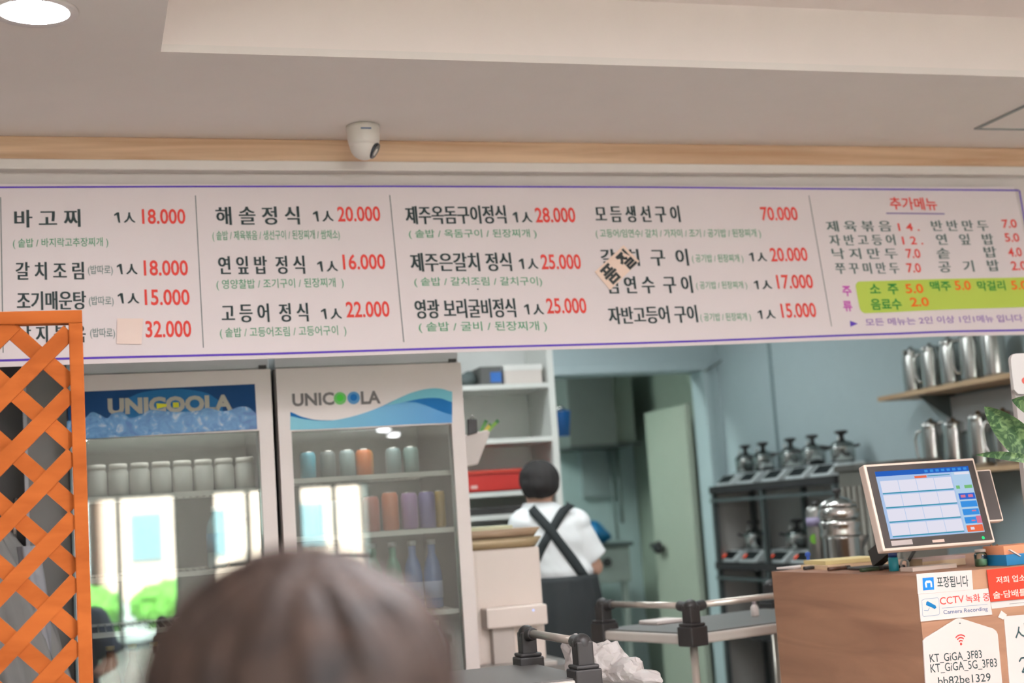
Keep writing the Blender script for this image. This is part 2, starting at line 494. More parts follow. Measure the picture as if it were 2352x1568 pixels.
M_line = K('ink_line', (118, 124, 122)); M_pale = K('ink_pale_purple', (150, 116, 178)); M_row = K('ink_slate', (96, 112, 108))
c = MB()
c = MB(); strip_px(c, [(-700, 433.5), (-30, 430.5), (450, 428.5), (900, 428.0), (1500, 430), (1900, 434), (2339, 437)], .0055, bat, BP); c.build('border_line', M_pur, ban)
c = MB(); strip_px(c, [(-740, 848.5), (-30, 829.5), (640, 812), (1176, 796), (1900, 772), (2352, 757), (2420, 755)], .0065, bat, BP); c.build('border_line', M_pur, ban)
c = MB(); strip_px(c, [(2341, 437), (2352, 500), (2400, 757)], .006, bat, BP); c.build('border_line', M_pur, ban)
c = MB()
for a, b in (((1.5, 453), (7.4, 811)), ((448.8, 449), (467, 799)), ((895, 448), (927, 786)), ((1857.5, 449), (1909, 750))):
    c = MB(); strip_px(c, [a, b], .0028, bat, BP, n=1); c.build('divider_line', M_line, ban)
DISH = [
 ('바 고 찌', 32.7, 503, 185, 501, 41), ('갈 치 조 림', 35.7, 623, 193, 622.5, 41), ('조기매운탕', 38.7, 691.7, 198, 690.5, 43), ('낙 지 볶 음', 41, 768.5, 197, 767.5, 41),
 ('해 솔 정 식', 495, 496, 688, 494.8, 42), ('연 잎 밥  정 식', 501, 609.8, 700, 608, 42), ('고 등 어  정 식', 508.5, 720, 708, 717, 43),
 ('제주옥돔구이정식', 930.6, 494.7, 1162, 492.5, 42), ('제주은갈치 정식', 941.8, 603, 1174.6, 601.5, 43), ('영광 보리굴비정식', 952, 711, 1184, 707, 44),
 ('모 듬 생 선 구 이', 1366.7, 491.7, 1561.7, 491, 38), ('갈  치  구  이', 1380, 591, 1581.5, 590, 39), ('임 연 수  구 이', 1393.6, 654, 1591, 651.7, 40), ('자반고등어 구이', 1398, 724, 1603, 719, 40)]
def line_parts(name, m, par, rows, bold):
    for r_ in rows:
        c_ = MB()
        if bold > .0215: text_bold(c_, BP, *r_, bat, 1.15 if r_[5] > 30 else .8)
        else: text_px(c_, BP, *r_, bat, bold=bold)
        c_.build(name, m, par)
line_parts('dish_lettering', M_ink, ban, DISH, .022)
for s in ((263, 500, 311, 500, 24), (269, 618.7, 316, 618.7, 24), (271, 686, 320, 686, 24), (719.5, 497, 766, 496, 24), (729, 612, 776, 611, 24), (737.7, 721, 785, 720, 24),
          (1178, 499, 1222, 499, 24), (1192, 606, 1236, 605.5, 24), (1204, 710.5, 1249, 710, 24), (1721, 590, 1761, 590, 20), (1732, 654, 1773, 653, 20), (1741, 722, 1781, 721, 20)):
    xa_, ya_, xb_, yb_, hh_ = s; w_ = xb_ - xa_
    c = MB(); u_ = w_*.2; t_ = hh_/2
    polypx(c, BP, [(xa_ + u_*.55 + w_*.08, ya_ + t_), (xa_ + u_ + w_*.08, ya_ + t_), (xa_ + u_ + w_*.02, ya_ - t_), (xa_ + u_*.62, ya_ - t_), (xa_ - u_*.1, ya_ - t_*.62), (xa_ - u_*.05, ya_ - t_*.28), (xa_ + u_*.5, ya_ - t_*.52)], .0012, bat)
    text_bold(c, BP, '人', xa_ + w_*.43, ya_, xb_, yb_, hh_, bat, 1.0); c.build('portion_lettering', M_ink, ban)
c = MB(); q = BP.pix(1097, 664.7); c.add([bat(q.x + .0025*math.cos(i*.63), q.y + .0025*math.sin(i*.63), .0012) for i in range(10)], [list(range(10))])
c.build('dot_mark', M_ink, ban)
for s in (('18.000', 326, 497.6, 425.6, 497.3, 35), ('18.000', 330, 616, 431.5, 615.5, 36), ('15.000', 332, 683.5, 435.4, 683, 37), ('32.000', 334, 757, 439, 755.5, 39),
          ('20.000', 775, 492, 873, 491, 35), ('16.000', 787, 602, 884, 601, 36), ('22.000', 794.5, 711.5, 894, 710, 37), ('28.000', 1229, 494, 1321, 493.5, 35),
          ('25.000', 1242.5, 601.5, 1334, 600.5, 35), ('25.000', 1255, 702.5, 1347, 701, 36), ('70.000', 1747, 491, 1831, 491, 32), ('20.000', 1769, 585, 1853.5, 584, 32),
          ('17.000', 1784, 647.5, 1866, 646.5, 33), ('15.000', 1794, 713.5, 1873, 712, 34)):
    line_parts('price_lettering', M_red, ban, [s], .02)
line_parts('title_lettering', M_red, ban, [('추가메뉴', 2043, 467, 2151, 469, 29)], .02)
for s in (('1 4 .', 2061.7, 522, 2110, 522, 18), ('7.0', 2301.5, 514, 2335, 513, 20), ('1 2 .', 2071, 553, 2118, 553, 19), ('5.0', 2308, 545, 2341, 545, 20), ('7.0', 2079.6, 583, 2112, 583, 22), ('4.0', 2316, 579, 2347, 578, 21), ('7.0', 2081, 616, 2113, 616, 22), ('2.0', 2323, 610, 2358, 609, 21)):
    line_parts('price_lettering', M_red, ban, [s], .02)
for s in (('( 솥밥 / 바지락고추장찌개 )', 29.8, 560.5, 248.5, 557.5, 24), ('( 솥밥 / 제육볶음 / 생선구이 / 된장찌개 / 쌈채소)', 488, 543, 780, 540, 25), ('( 영양찰밥 / 조기구이 / 된장찌개  )', 497, 655, 789, 650, 25),
          ('( 솥밥 / 고등어조림 / 고등어구이  )', 505, 766, 795, 760, 26), ('( 솥밥 / 옥돔구이 / 된장찌개 )', 938.6, 538.7, 1232, 537, 22), ('( 솥밥 / 갈치조림 / 갈치구이)', 951, 649, 1244.7, 647, 23),
          ('( 솥밥 / 굴비 / 된장찌개 )', 961, 753, 1256, 749.5, 25), ('( 고등어/임연수/ 갈치 / 가자미 / 조기 / 공기밥 / 된장찌개 )', 1368.5, 537, 1747, 536.5, 22),
          ('( 공기밥 / 된장찌개 )', 1590, 594, 1707, 594, 21), ('( 공기밥 / 된장찌개 )', 1600, 655.5, 1716, 655, 20), ('( 공기밥 / 된장찌개 )', 1610, 728.5, 1725, 728, 21)):
    line_parts('detail_lettering', M_grn, ban, [s], .006)
for s in ((202, 621.7, 259, 621.7, 24), (204, 693, 261, 693, 24), (207, 766.7, 264, 766.7, 25)): line_parts('remark_lettering', M_gry, ban, [('(밥따로)',) + s], .006)
for s in (('제 육 볶 음', 1897, 520, 2046, 519.5, 25), ('반 반 만 두', 2138, 519, 2269.6, 518, 25), ('자 반 고 등 어', 1904, 552, 2055, 551, 25), ('연   잎   밥', 2149, 550.5, 2281.6, 549, 25), ('낙 지 만 두', 1910, 583, 2060, 582.5, 25), ('솥        밥', 2149.7, 583, 2289, 578, 25), ('쭈 꾸 미 만 두', 1917.6, 616.5, 2064, 616, 26), ('공   기   밥', 2153.6, 614, 2295, 609, 26)):
    line_parts('side_menu_lettering', M_row, ban, [s], .022)
c = MB(); strip_px(c, [(2035, 490), (2169, 491.5)], .005, bat, BP); c.build('title_underline', K('ink_mauve', (130, 112, 160)), ban)
# lime panel with the drinks
qa = BP.pix(1968.6, 683); ta = BP.pix(2000, 646); bb = BP.pix(2000, 719.5); tr_ = BP.pix(2352, 636); br_ = BP.pix(2352, 704.5)
xr_ = 3.128
def edge(p, q, x): return p.y + (q.y - p.y)*(x - p.x)/(q.x - p.x)
c = MB(); rad = .02; x0 = qa.x; poly = []
for i in range(9):
    an = math.pi/2 + math.pi/2*i/8; poly.append((x0 + rad + rad*math.cos(an), edge(ta, tr_, x0+rad) - rad + rad*math.sin(an)))
for i in range(9):
    an = math.pi + math.pi/2*i/8; poly.append((x0 + rad + rad*math.cos(an), edge(bb, br_, x0+rad) + rad + rad*math.sin(an)))
xs = [x0 + rad + (xr_ - x0 - rad)*i/16 for i in range(1, 17)]
pts = [bat(a, b, .0009) for a, b in poly]
c.add(pts, [list(range(len(pts)))])
xa = [x0 + rad] + xs
for p, q in zip(xa, xa[1:]):
    c.add([bat(p, edge(bb, br_, p), .0009), bat(q, edge(bb, br_, q), .0009), bat(q, edge(ta, tr_, q), .0009), bat(p, edge(ta, tr_, p), .0009)], [(0, 1, 2, 3)])
c.build('drinks_panel', M_lime, ban)
c = MB()
for s in (('소  주', 1996, 665.3, 2061.7, 664.5, 25), ('맥주', 2133.7, 658.5, 2181.6, 657.5, 23), ('막걸리', 2244, 657, 2309, 655, 23), ('음료수', 1999, 700, 2069, 699, 26)): c = MB(); text_px(c, BP, *s, bat, .002, .022); c.build('drinks_lettering', M_dgrn, ban)
c = MB()
for s in (('5.0', 2077.8, 664, 2118, 663.5, 22), ('5.0', 2190.6, 656.5, 2228, 656, 22), ('5.0', 2323, 654.5, 2360, 654, 21), ('2.0', 2088.5, 695, 2130.6, 694, 21)): c = MB(); text_px(c, BP, *s, bat, .002, .022); c.build('drinks_price_lettering', M_org, ban)
c = MB(); text_px(c, BP, '주', 1934, 669, 1954.6, 669, 24, bat, bold=.03); c.build('drinks_heading_lettering', M_pink, ban); c = MB(); text_px(c, BP, '류', 1935.5, 703.6, 1956, 703.6, 24, bat, bold=.03); c.build('drinks_heading_lettering', M_pink, ban)
c = MB(); text_px(c, BP, '모든 메뉴는 2인 이상 1인1메뉴 입니다', 1986.5, 741, 2350, 729.5, 17, bat, bold=.012); c.build('note_lettering', M_pale, ban)
c = MB(); c.add([bat(*BP.pix(*p), .0012) for p in ((1951, 737), (1952, 751), (1969, 744))], [(0, 1, 2)]); c.build('note_arrow', M_pur, ban)

# sold-out sticker and blank patch stuck on the banner
def card(name, label, cat, pl, quad, thick, m, lettering=(), at=None, off0=.0004, group=None, bevel=0):
    at = at or pl.at
    q = [pl.pix(*p) for p in quad]
    mid = sum((at(a.x, a.y) for a in q), Vector((0, 0, 0)))/len(q)
    t = thing(name, label, cat, mid, 0, group)
    c = MB(); c.prism([at(a.x, a.y, off0 + thick) for a in q], -pl.n*thick)
    c.build('sheet', m, t)
    return t, off0 + thick
t, o_ = card('sold_out_sticker', 'square tilted paper sticker reading sold out in thick black strokes on the banner', 'sticker', BP, [(1366, 624), (1401.5, 666), (1468.7, 600), (1431.8, 563.4)], .001, mat('sticker_paper', (240, 214, 196), 0.8), at=bat, off0=.003)
c = MB()
def rot_text(mb, pl, body, cen, dirpx, wpx, hpx, at, off, bold):
    vs, fs = glyphs(body, bold)
    d = Vector(dirpx).normalized(); n = Vector((d.y, -d.x))
    out = []
    for s, q in vs:
        p = Vector(cen) + d*(s - .5)*wpx + n*(q - .5)*hpx
        out.append(at(*pl.pix(p.x, p.y), off))
    mb.add(out, fs)
rot_text(c, BP, '품', (1402, 629), (.72, -.69), 33, 45, bat, o_ + .0006, .035)
rot_text(c, BP, '절', (1437, 597), (.72, -.69), 30, 47, bat, o_ + .0006, .035)
c.build('lettering', mat('marker_black', (40, 46, 46), 0.7), t)
card('blank_patch', 'blank cream paper patch stuck over a price on the banner', 'paper', BP, [(268, 791), (325, 792), (329, 733), (269, 733)], .001, mat('patch_paper', (236, 214, 202), 0.8), at=bat, off0=.003)

# ------------------------------------------------------------------ wooden trellis
TRX, TRZ, TY = .005, 1.841, 3.1
M_lath = wood('trellis_wood', (192, 104, 46), (164, 84, 34), 'XY', 6, 3, .6)
M_lath.node_tree.nodes['Principled BSDF'].inputs['Specular IOR Level'].default_value = .12
tl = thing('trellis_screen', 'orange-stained wooden diamond trellis screen standing before the fridge', 'screen', (-.45, TY, 0))
TXL = -.98
MB().box((TRX-.028, TY-.014, 0), (TRX, TY+.022, TRZ-.027)).build('post', M_lath, tl, bevel=.002)
MB().box((TXL, TY-.014, 0), (TXL+.028, TY+.022, TRZ-.027)).build('post', M_lath, tl, bevel=.002)
MB().box((TXL, TY-.014, TRZ-.027), (TRX, TY+.022, TRZ)).build('top_rail', M_lath, tl, bevel=.002)
MB().box((TXL+.028, TY-.014, .12), (TRX-.028, TY+.022, .147)).build('bottom_rail', M_lath, tl, bevel=.002)
ctr = P(100.5, 893, y=TY)
PITCH_T = .129
ix0, ix1, iz0, iz1 = TXL+.026, TRX-.026, .145, TRZ-.025
def clip_seg(s, k):
    # z = s*x + k inside the frame
    pts = []
    for x in (ix0, ix1):
        z = s*x + k
        if iz0 <= z <= iz1: pts.append((x, z))
    for z in (iz0, iz1):
        x = (z - k)/s
        if ix0 < x < ix1: pts.append((x, z))
    return sorted(pts)[:2] if len(pts) >= 2 else None
for s, yy in ((1, TY-.003), (-1, TY+.006)):
    k0 = ctr.z - s*ctr.x + PITCH_T/2
    for i in range(-16, 20):
        seg = clip_seg(s, k0 + i*PITCH_T)
        if seg and (Vector(seg[1]) - Vector(seg[0])).length > .03:
            a, b = seg
            MB().bar((a[0], yy, a[1]), (b[0], yy, b[1]), .0335, .009, (0, 1, 0)).build('lath', M_lath, tl)

# ------------------------------------------------------------------ glass-door fridges
FY = 4.5; FH = 1.868; FZ0 = .12
def fridge(x0, x1, label):
    W_ = x1 - x0; D_ = .60
    t = thing('drinks_fridge', label, 'fridge', (x0, FY, 0), 0, 'glass-door drinks fridges')
    c = MB(); y0 = FY + .055
    c.box((x0, y0, FZ0), (x0+.03, FY+D_, FH)); c.box((x1-.03, y0, FZ0), (x1, FY+D_, FH)); c.box((x0+.03, FY+D_-.03, FZ0), (x1-.03, FY+D_, FH))
    c.box((x0+.03, y0, FH-.05), (x1-.03, FY+D_-.03, FH)); c.box((x0+.03, y0, FZ0), (x1-.03, FY+D_-.03, FZ0+.22))
    c.build('cabinet', mat('fridge_cabinet', (100, 100, 98), .4, var=.02), t)
    MB().box((x0+.015, FY+.04, 0), (x1-.015, FY+D_-.02, FZ0)).build('plinth', M_dark, t)
    MB().box((x0+.004, FY+.03, FH+.002), (x1-.004, FY+D_, FH+.06)).build('top_cover', mat('fridge_grey', (206, 208, 208), .5), t)
    MB().box((x1-.035, FY+.018, FH), (x1-.012, FY+.045, FH+.011)).build('hinge', M_dark, t)
    c = MB(); sl, sr = .042, .046
    zb, zt = .42, FH-.004
    hz = P((640 if x0 > .3 else 200), (992 if x0 > .3 else 1007), y=FY).z
    c.box((x0+.002, FY, zb-.06), (x0+sl, FY+.05, zt)); c.box((x1-sr, FY, zb-.06), (x1-.002, FY+.05, zt))
    c.box((x0+sl, FY, hz), (x1-sr, FY+.05, zt)); c.box((x0+sl, FY, zb-.06), (x1-sr, FY+.05, zb))
    d = c.build('door_frame', M_frwhite, t)
    xm = (x0+sl + x1-sr)/2; hw = (x1-sr - x0-sl)/2
    Mg = Matrix.Translation((xm, FY+.024, 0)) @ Matrix.Rotation(R(2.2 if x0 < .3 else 0), 4, 'Z')
    MB().box((-hw, -.003, zb), (hw, .003, hz), Mg).build('door_glass', M_glass, t)
    MB().box((x0+.08, FY+.06, FH-.066), (x1-.08, FY+.085, FH-.051)).build('interior_lamp', emitter('fridge_lamp', (1.0, 1.0, .99), 30.0), t)  # strip light added to brighten the shelves behind the glass
    c = MB()
    for a, b in (((x0+.03, zb-.03), (x0+.045, zt-.03)), ((x1-.045, zb-.03), (x1-.03, zt-.03))): c.box((a[0], FY+.05, a[1]), (b[0], FY+.055, b[1]))
    c.build('gasket', M_dark, t)
    c = MB(); c.box((x0, FY+.008, .13), (x1, FY+.05, .35))
    for i in range(9): c.box((x0+.06, FY+.004, .16+i*.02), (x1-.06, FY+.008, .168+i*.02))
    c.build('grille', M_frwhite, t)
    # recessed grip on the stile
    MB().box((x0+.014, FY-.012, .95), (x0+.026, FY+.001, 1.27)).build('handle', mat('handle_grey', (120, 116, 112), .4), t, bevel=.003)
    return t, x0+sl, x1-sr, hz
f1, g10, g11, hz1 = fridge(-.037, .574, 'glass-door fridge with the dark blue ice header, beside the trellis')
f2, g20, g21, hz2 = fridge(.587, 1.197, 'glass-door fridge with a white header and light blue wave, beside the white shelves')
def rack(t, a, b, z):
    c = MB(); y0, y1 = FY+.068, FY+.56
    c.box((a-.008, y0, z-.016), (b+.012, y0+.012, z)); c.box((a-.008, y1, z-.008), (b+.012, y1+.006, z))
    for i in range(24): x = a + (b-a)*i/23; c.cyl((x, y0+.005, z-.004), (x, y1, z-.004), .0022, 6)
    c.build('wire_shelf', mat('shelf_wire', (246, 240, 232), .4), t)
LZ = (1.496, 1.25, 1.085, .82); RZ = (1.516, 1.33, 1.066, .82)
for z in LZ: rack(f1, g10, g11, z)
for z in RZ: rack(f2, g20, g21, z)

# header prints
FP = Plane((0, FY-.0006, 0), (1, 0, 0), (0, 0, 1))
def zq(ox, oy, sc, pts): return [(ox + x/sc, oy + y/sc) for x, y in pts]
def fill_curves(mb, pl, top, bot, off, n=40):
    """area between two polylines (pixel lists left to right)"""
    def smp(L, t):
        x = L[0][0] + (L[-1][0] - L[0][0])*t
        for p, q in zip(L, L[1:]):
            if p[0] <= x <= q[0] + 1e-6:
                u = (x - p[0])/max(1e-6, q[0]-p[0]); return (x, p[1] + (q[1]-p[1])*u)
        return L[-1]
    def smooth(L):
        # catmull-rom resample
        out = []
        for i in range(len(L)-1):
            p0 = L[max(0, i-1)]; p1 = L[i]; p2 = L[i+1]; p3 = L[min(len(L)-1, i+2)]
            for k in range(6):
                u = k/6
                f = lambda a, b, c_, d: .5*((2*b) + (-a+c_)*u + (2*a-5*b+4*c_-d)*u*u + (-a+3*b-3*c_+d)*u**3)
                out.append((p1[0] + (p2[0]-p1[0])*u, f(p0[1], p1[1], p2[1], p3[1])))
        out.append(L[-1]); return out
    T = smooth(top); B = smooth(bot)
    v = []
    for i in range(n+1):
        v.append(pl.at(*pl.pix(*smp(B, i/n)), off)); v.append(pl.at(*pl.pix(*smp(T, i/n)), off))
    mb.add(v, [(2*i, 2*i+2, 2*i+3, 2*i+1) for i in range(n)])
def gradmat(name, c0, c1, x0, x1):
    if name in MATS: return MATS[name]
    m = bpy.data.materials.new(name); m.use_nodes = True
    nt = m.node_tree; b = nt.nodes['Principled BSDF']; b.inputs['Roughness'].default_value = .35
    tc = nt.nodes.new('ShaderNodeTexCoord'); sp = nt.nodes.new('ShaderNodeSeparateXYZ'); mr = nt.nodes.new('ShaderNodeMapRange'); cr = nt.nodes.new('ShaderNodeValToRGB')
    nt.links.new(tc.outputs['Object'], sp.inputs[0]); nt.links.new(sp.outputs[0], mr.inputs[0])
    mr.inputs[1].default_value = x0; mr.inputs[2].default_value = x1
    cr.color_ramp.elements[0].color = S(*c0); cr.color_ramp.elements[1].color = S(*c1)
    nt.links.new(mr.outputs[0], cr.inputs[0]); nt.links.new(cr.outputs[0], b.inputs['Base Color'])
    MATS[name] = m
    return m
z6 = lambda pts: zq(640, 840, 3.92, pts)
c = MB()
TOPC = z6([(105, 415), (200, 455), (330, 485), (480, 490), (600, 470), (750, 430), (900, 375), (1050, 305), (1200, 240), (1350, 205), (1460, 205), (1562, 232)])
fill_curves(c, FP, TOPC, z6([(105, 578), (1562, 513)]), .0003)
c.build('wave_print', gradmat('wave_blue', (112, 190, 206), (38, 132, 192), .02, .55), f2)
c = MB(); fill_curves(c, FP, z6([(960, 350), (1050, 305), (1200, 240), (1350, 205), (1460, 205), (1562, 232)]), z6([(960, 352), (1050, 342), (1200, 308), (1340, 288), (1460, 292), (1562, 325)]), .0006)
c.build('wave_light_print', K('wave_pale', (122, 192, 206)), f2)
c = MB(); fill_curves(c, FP, z6([(1150, 322), (1240, 302), (1340, 290), (1460, 294), (1562, 327)]), z6([(1150, 326), (1240, 330), (1340, 362), (1460, 410), (1562, 440)]), .0006)
fill_curves(c, FP, z6([(105, 415), (200, 455), (330, 485), (480, 490)]), z6([(105, 452), (200, 474), (330, 492), (480, 493)]), .0006)
c.build('wave_dark_print', K('wave_deep', (34, 108, 168)), f2)
c = MB()
text_px(c, FP, 'UNIC', *z6([(122, 308)])[0], *z6([(500, 293)])[0], 30, FP.at, .0006, .035)
text_px(c, FP, 'LA', *z6([(740, 288)])[0], *z6([(917, 280)])[0], 30, FP.at, .0006, .035)
c.build('brand_lettering', K('brand_grey', (120, 116, 114)), f2)
def discpx(mb, pl, cx, cy, r, off):
    v = [pl.at(*pl.pix(cx + r*math.cos(a*math.pi/14), cy + r*math.sin(a*math.pi/14)), off) for a in range(28)]
    mb.add(v, [list(range(28))])
for (x, y), ca, cb, nm in ((z6([(553, 292)])[0], (118, 196, 112), (84, 206, 74), 'green'), (z6([(675, 288)])[0], (96, 154, 200), (34, 112, 180), 'blue')):
    c = MB(); discpx(c, FP, x, y, 14.5, .0006); o = c.build('brand_%s_disc' % nm, K('disc_' + nm, ca), f2)
    c = MB(); discpx(c, FP, x, y - 1, 8, .0009); c.build('brand_%s_centre' % nm, K('disc_c_' + nm, cb), f2)
# ice header of the other fridge
z5 = lambda pts: zq(190, 860, 5.227, pts)
c = MB(); polypx(c, FP, z5([(-190, 214), (2065, 113), (2096, 655), (-165, 780)]), .0003)
c.build('header_print', K('header_navy', (26, 64, 108)), f1)
c = MB(); fill_curves(c, FP, z5([(480, 300), (700, 215), (1000, 178), (1250, 178), (1500, 225), (1680, 330)]), z5([(480, 560), (1680, 520)]), .0006)
c.build('glow_print', K('header_blue', (40, 102, 148)), f1)
def icemat():
    m = bpy.data.materials.new('ice_print'); m.use_nodes = True
    nt = m.node_tree; b = nt.nodes['Principled BSDF']; b.inputs['Roughness'].default_value = .35
    tc = nt.nodes.new('ShaderNodeTexCoord'); vo = nt.nodes.new('ShaderNodeTexNoise'); vo.inputs['Scale'].default_value = 24; vo.inputs['Detail'].default_value = 3; vo.inputs['Distortion'].default_value = 2.0
    cr = nt.nodes.new('ShaderNodeValToRGB'); e = cr.color_ramp.elements
    e[0].position = .3; e[0].color = S(34, 92, 148); e[1].position = .76; e[1].color = S(176, 186, 196)
    k = e.new(.55); k.color = S(72, 132, 178)
    nt.links.new(tc.outputs['Object'], vo.inputs['Vector']); nt.links.new(vo.outputs['Fac'], cr.inputs[0]); nt.links.new(cr.outputs[0], b.inputs['Base Color'])
    return m
c = MB(); text_px(c, FP, 'UNICOOLA', *z5([(300, 385)])[0], *z5([(1800, 335)])[0], 38, FP.at, .0009, .05)
c.build('brand_lettering', K('brand_sand', (168, 164, 150)), f1)
c = MB(); polypx(c, FP, z5([(885, 345), (1010, 352), (1005, 385), (890, 412)]), .0012); polypx(c, FP, z5([(1082, 335), (1152, 333), (1155, 395), (1085, 398)]), .0012)
c.build('brand_yellow_fill', K('brand_yellow', (206, 204, 56)), f1)
c = MB()
fill_curves(c, FP, z5([(-190, 560), (30, 520), (110, 450), (200, 480), (300, 525), (345, 470), (480, 450), (560, 520), (700, 490), (800, 425), (1000, 440), (1200, 450), (1400, 430), (1500, 400), (1700, 440), (1900, 385), (2000, 400), (2085, 470)]),
            z5([(-190, 780), (2094, 655)]), .0015, 120)
c.build('ice_print', icemat(), f1)

# ------------------------------------------------------------------ drinks in the fridges
def bottle_thing(name, label, cat, loc, prof, m, group, cap=None, lab=None):
    t = thing(name, label, cat, loc, 0, group)
    MB().lathe(prof, n=18).build('bottle' if cap else 'can', m, t, True)
    if cap: MB().lathe(cap[0], n=14).build('cap', cap[1], t, True)
    if lab: MB().lathe(lab[0], n=18).build('wrapper', lab[1], t, True)
    return t
M_jar = glass('jar_plastic', (226, 226, 220), 2.0)
M_lid = mat('jar_lid', (226, 222, 214), .5)
jt = None
M_milk = mat('jar_milk', (196, 196, 190), .35, var=.06)
ordn = ('first', 'second', 'third', 'fourth', 'fifth', 'sixth', 'seventh', 'eighth', 'ninth', 'tenth')
for k in range(8):
    x = .036 + k*.0655
    lbl = '%s pale lidded jar from the trellis on the top shelf of the ice-header fridge' % ordn[k]
    if jt is None:
        jt = thing('jar', lbl, 'jar', (x, FY+.15, LZ[0]+.001), 0, 'pale jars on the top fridge shelf')
        MB().lathe([(.026, 0), (.030, .004), (.031, .03), (.031, .07), (.026, .082), (.026, .086)], n=20).build('body', M_milk, jt, True)
        MB().lathe([(.028, .083), (.028, .098), (.024, .1)], n=20).build('lid', M_lid, jt, True)
    else: dup(jt, lbl, (x, FY+.15, LZ[0]+.001), 0, 1.0)
# second shelf of the same fridge: blue-ish water bottles
M_wat = mat('water_bottle', (150, 186, 192), .15, var=.05); M_bcap = mat('cap_white', (226, 226, 222), .4); M_lbl = mat('label_blue', (80, 140, 170), .5)
bt = None
for k in range(4):
    x = .395 + (k % 2)*.07 + (k//2)*.012; y = FY+.14 + (k//2)*.1
    lbl = 'pale blue water bottle in the ice-header fridge, ' + ('front row, by the trellis', 'front row, by the door hinge', 'back row, by the trellis', 'back row, by the door hinge')[k]
    if bt is None:
        bt = thing('water_bottle', lbl, 'bottle', (x, y, LZ[1]+.001), 0, 'water bottles in the ice-header fridge')
        MB().lathe([(.026, 0), (.031, .006), (.031, .12), (.026, .145), (.013, .17), (.013, .18)], n=20).build('body', M_wat, bt, True)
        MB().lathe([(.015, .178), (.015, .196), (.001, .197)], n=14).build('cap', M_bcap, bt, True)
        MB().lathe([(.0315, .05), (.0315, .11)], n=20).build('wrapper', M_lbl, bt, True)
    else: dup(bt, lbl, (x, y, LZ[1]+.001))
# brown bottles low in the same fridge
bt = None
M_brn = mat('brown_glass', (92, 62, 44), .15)
for k in range(4):
    x = .06 + k*.066
    lbl = 'brown bottle on the bottom visible shelf of the ice-header fridge, %s from the trellis' % ordn[k]
    if bt is None:
        bt = thing('brown_bottle', lbl, 'bottle', (x, FY+.15, LZ[3]+.001), 0, 'brown bottles low in the fridge')
        MB().lathe([(.026, 0), (.03, .006), (.03, .11), (.022, .14), (.012, .17), (.012, .205)], n=20).build('body', M_brn, bt, True)
        MB().lathe([(.014, .203), (.014, .216), (.001, .217)], n=14).build('cap', mat('cap_gold', (190, 160, 90), .4), bt, True)
        MB().lathe([(.0305, .04), (.0305, .095)], n=20).build('wrapper', mat('label_tan', (190, 150, 120), .6), bt, True)
    else: dup(bt, lbl, (x, FY+.15, LZ[3]+.001))
# cans and cartons in the white-header fridge, each colour on its own
def can(x, z, colr, nm, where, r=.028, h=.09, y=FY+.16, top=None):
    t = thing('drink_can', '%s drink can %s' % (nm, where), 'can', (x, y, z+.001), 0, 'cans in the white-header fridge')
    MB().lathe([(r*.8, 0), (r, .006), (r, h-.012), (r*.8, h)], n=20).build('body', mat('can_' + nm.replace(' ', '_'), colr, .35, var=.1), t, True)
    MB().lathe([(r*.78, h-.003), (r*.82, h+.002), (r*.74, h+.002), (.001, h-.001)], n=20).build('rim', M_steel, t, True)
    return t
for x, colr, nm in ((.70, (96, 168, 186), 'light blue'), (.765, (120, 128, 128), 'grey'), (.83, (150, 168, 168), 'silver'), (.885, (206, 116, 60), 'orange'), (.905, (196, 140, 84), 'amber'), (.985, (134, 154, 154), 'pale grey'), (1.045, (120, 146, 142), 'sage')):
    yy = FY+.16 + (.07 if nm == 'amber' else 0)
    can(x, RZ[0], colr, nm, 'on the top shelf of the white-header fridge', .026, .085, yy)
for x, colr, nm, h in ((.70, (160, 170, 170), 'ash grey', .11), (.77, (140, 160, 170), 'steel blue', .11), (.84, (96, 96, 120), 'slate violet', .12), (.90, (190, 120, 110), 'dusty red', .115), (.965, (212, 128, 92), 'coral', .125), (1.03, (168, 130, 180), 'lilac', .12), (1.09, (110, 100, 160), 'violet', .12), (1.135, (176, 140, 50), 'mustard', .12)):
    can(x, RZ[1], colr, nm, 'on the second shelf of the white-header fridge', .028 if nm != 'mustard' else .018, h)
M_soju = mat('soju_green', (72, 142, 116), .12)
M_blueb = mat('blue_bottle', (70, 110, 170), .15)
bt = None
for k in range(7):
    x = .70 + k*.066
    isb = k >= 5
    lbl = ('blue' if isb else 'green') + ' glass bottle on the third shelf of the white-header fridge, %s from the handle side' % ordn[k]
    if k in (0, 5):
        bt = thing('glass_bottle', lbl, 'bottle', (x, FY+.16, RZ[2]+.001), 0, 'glass bottles on the third shelf')
        MB().lathe([(.027, 0), (.0305, .006), (.0305, .115), (.024, .15), (.0125, .18), (.0125, .212)], n=20).build('body', M_blueb if isb else M_soju, bt, True)
        MB().lathe([(.0145, .21), (.0145, .226), (.001, .227)], n=14).build('cap', mat('cap_silver', (200, 204, 204), .3, .7), bt, True)
        MB().lathe([(.031, .035), (.031, .09)], n=20).build('wrapper', mat('label_blue_white', (170, 178, 210), .6) if isb else mat('label_mint', (176, 206, 190), .6), bt, True)
    else: dup(bt, lbl, (x, FY+.16, RZ[2]+.001))
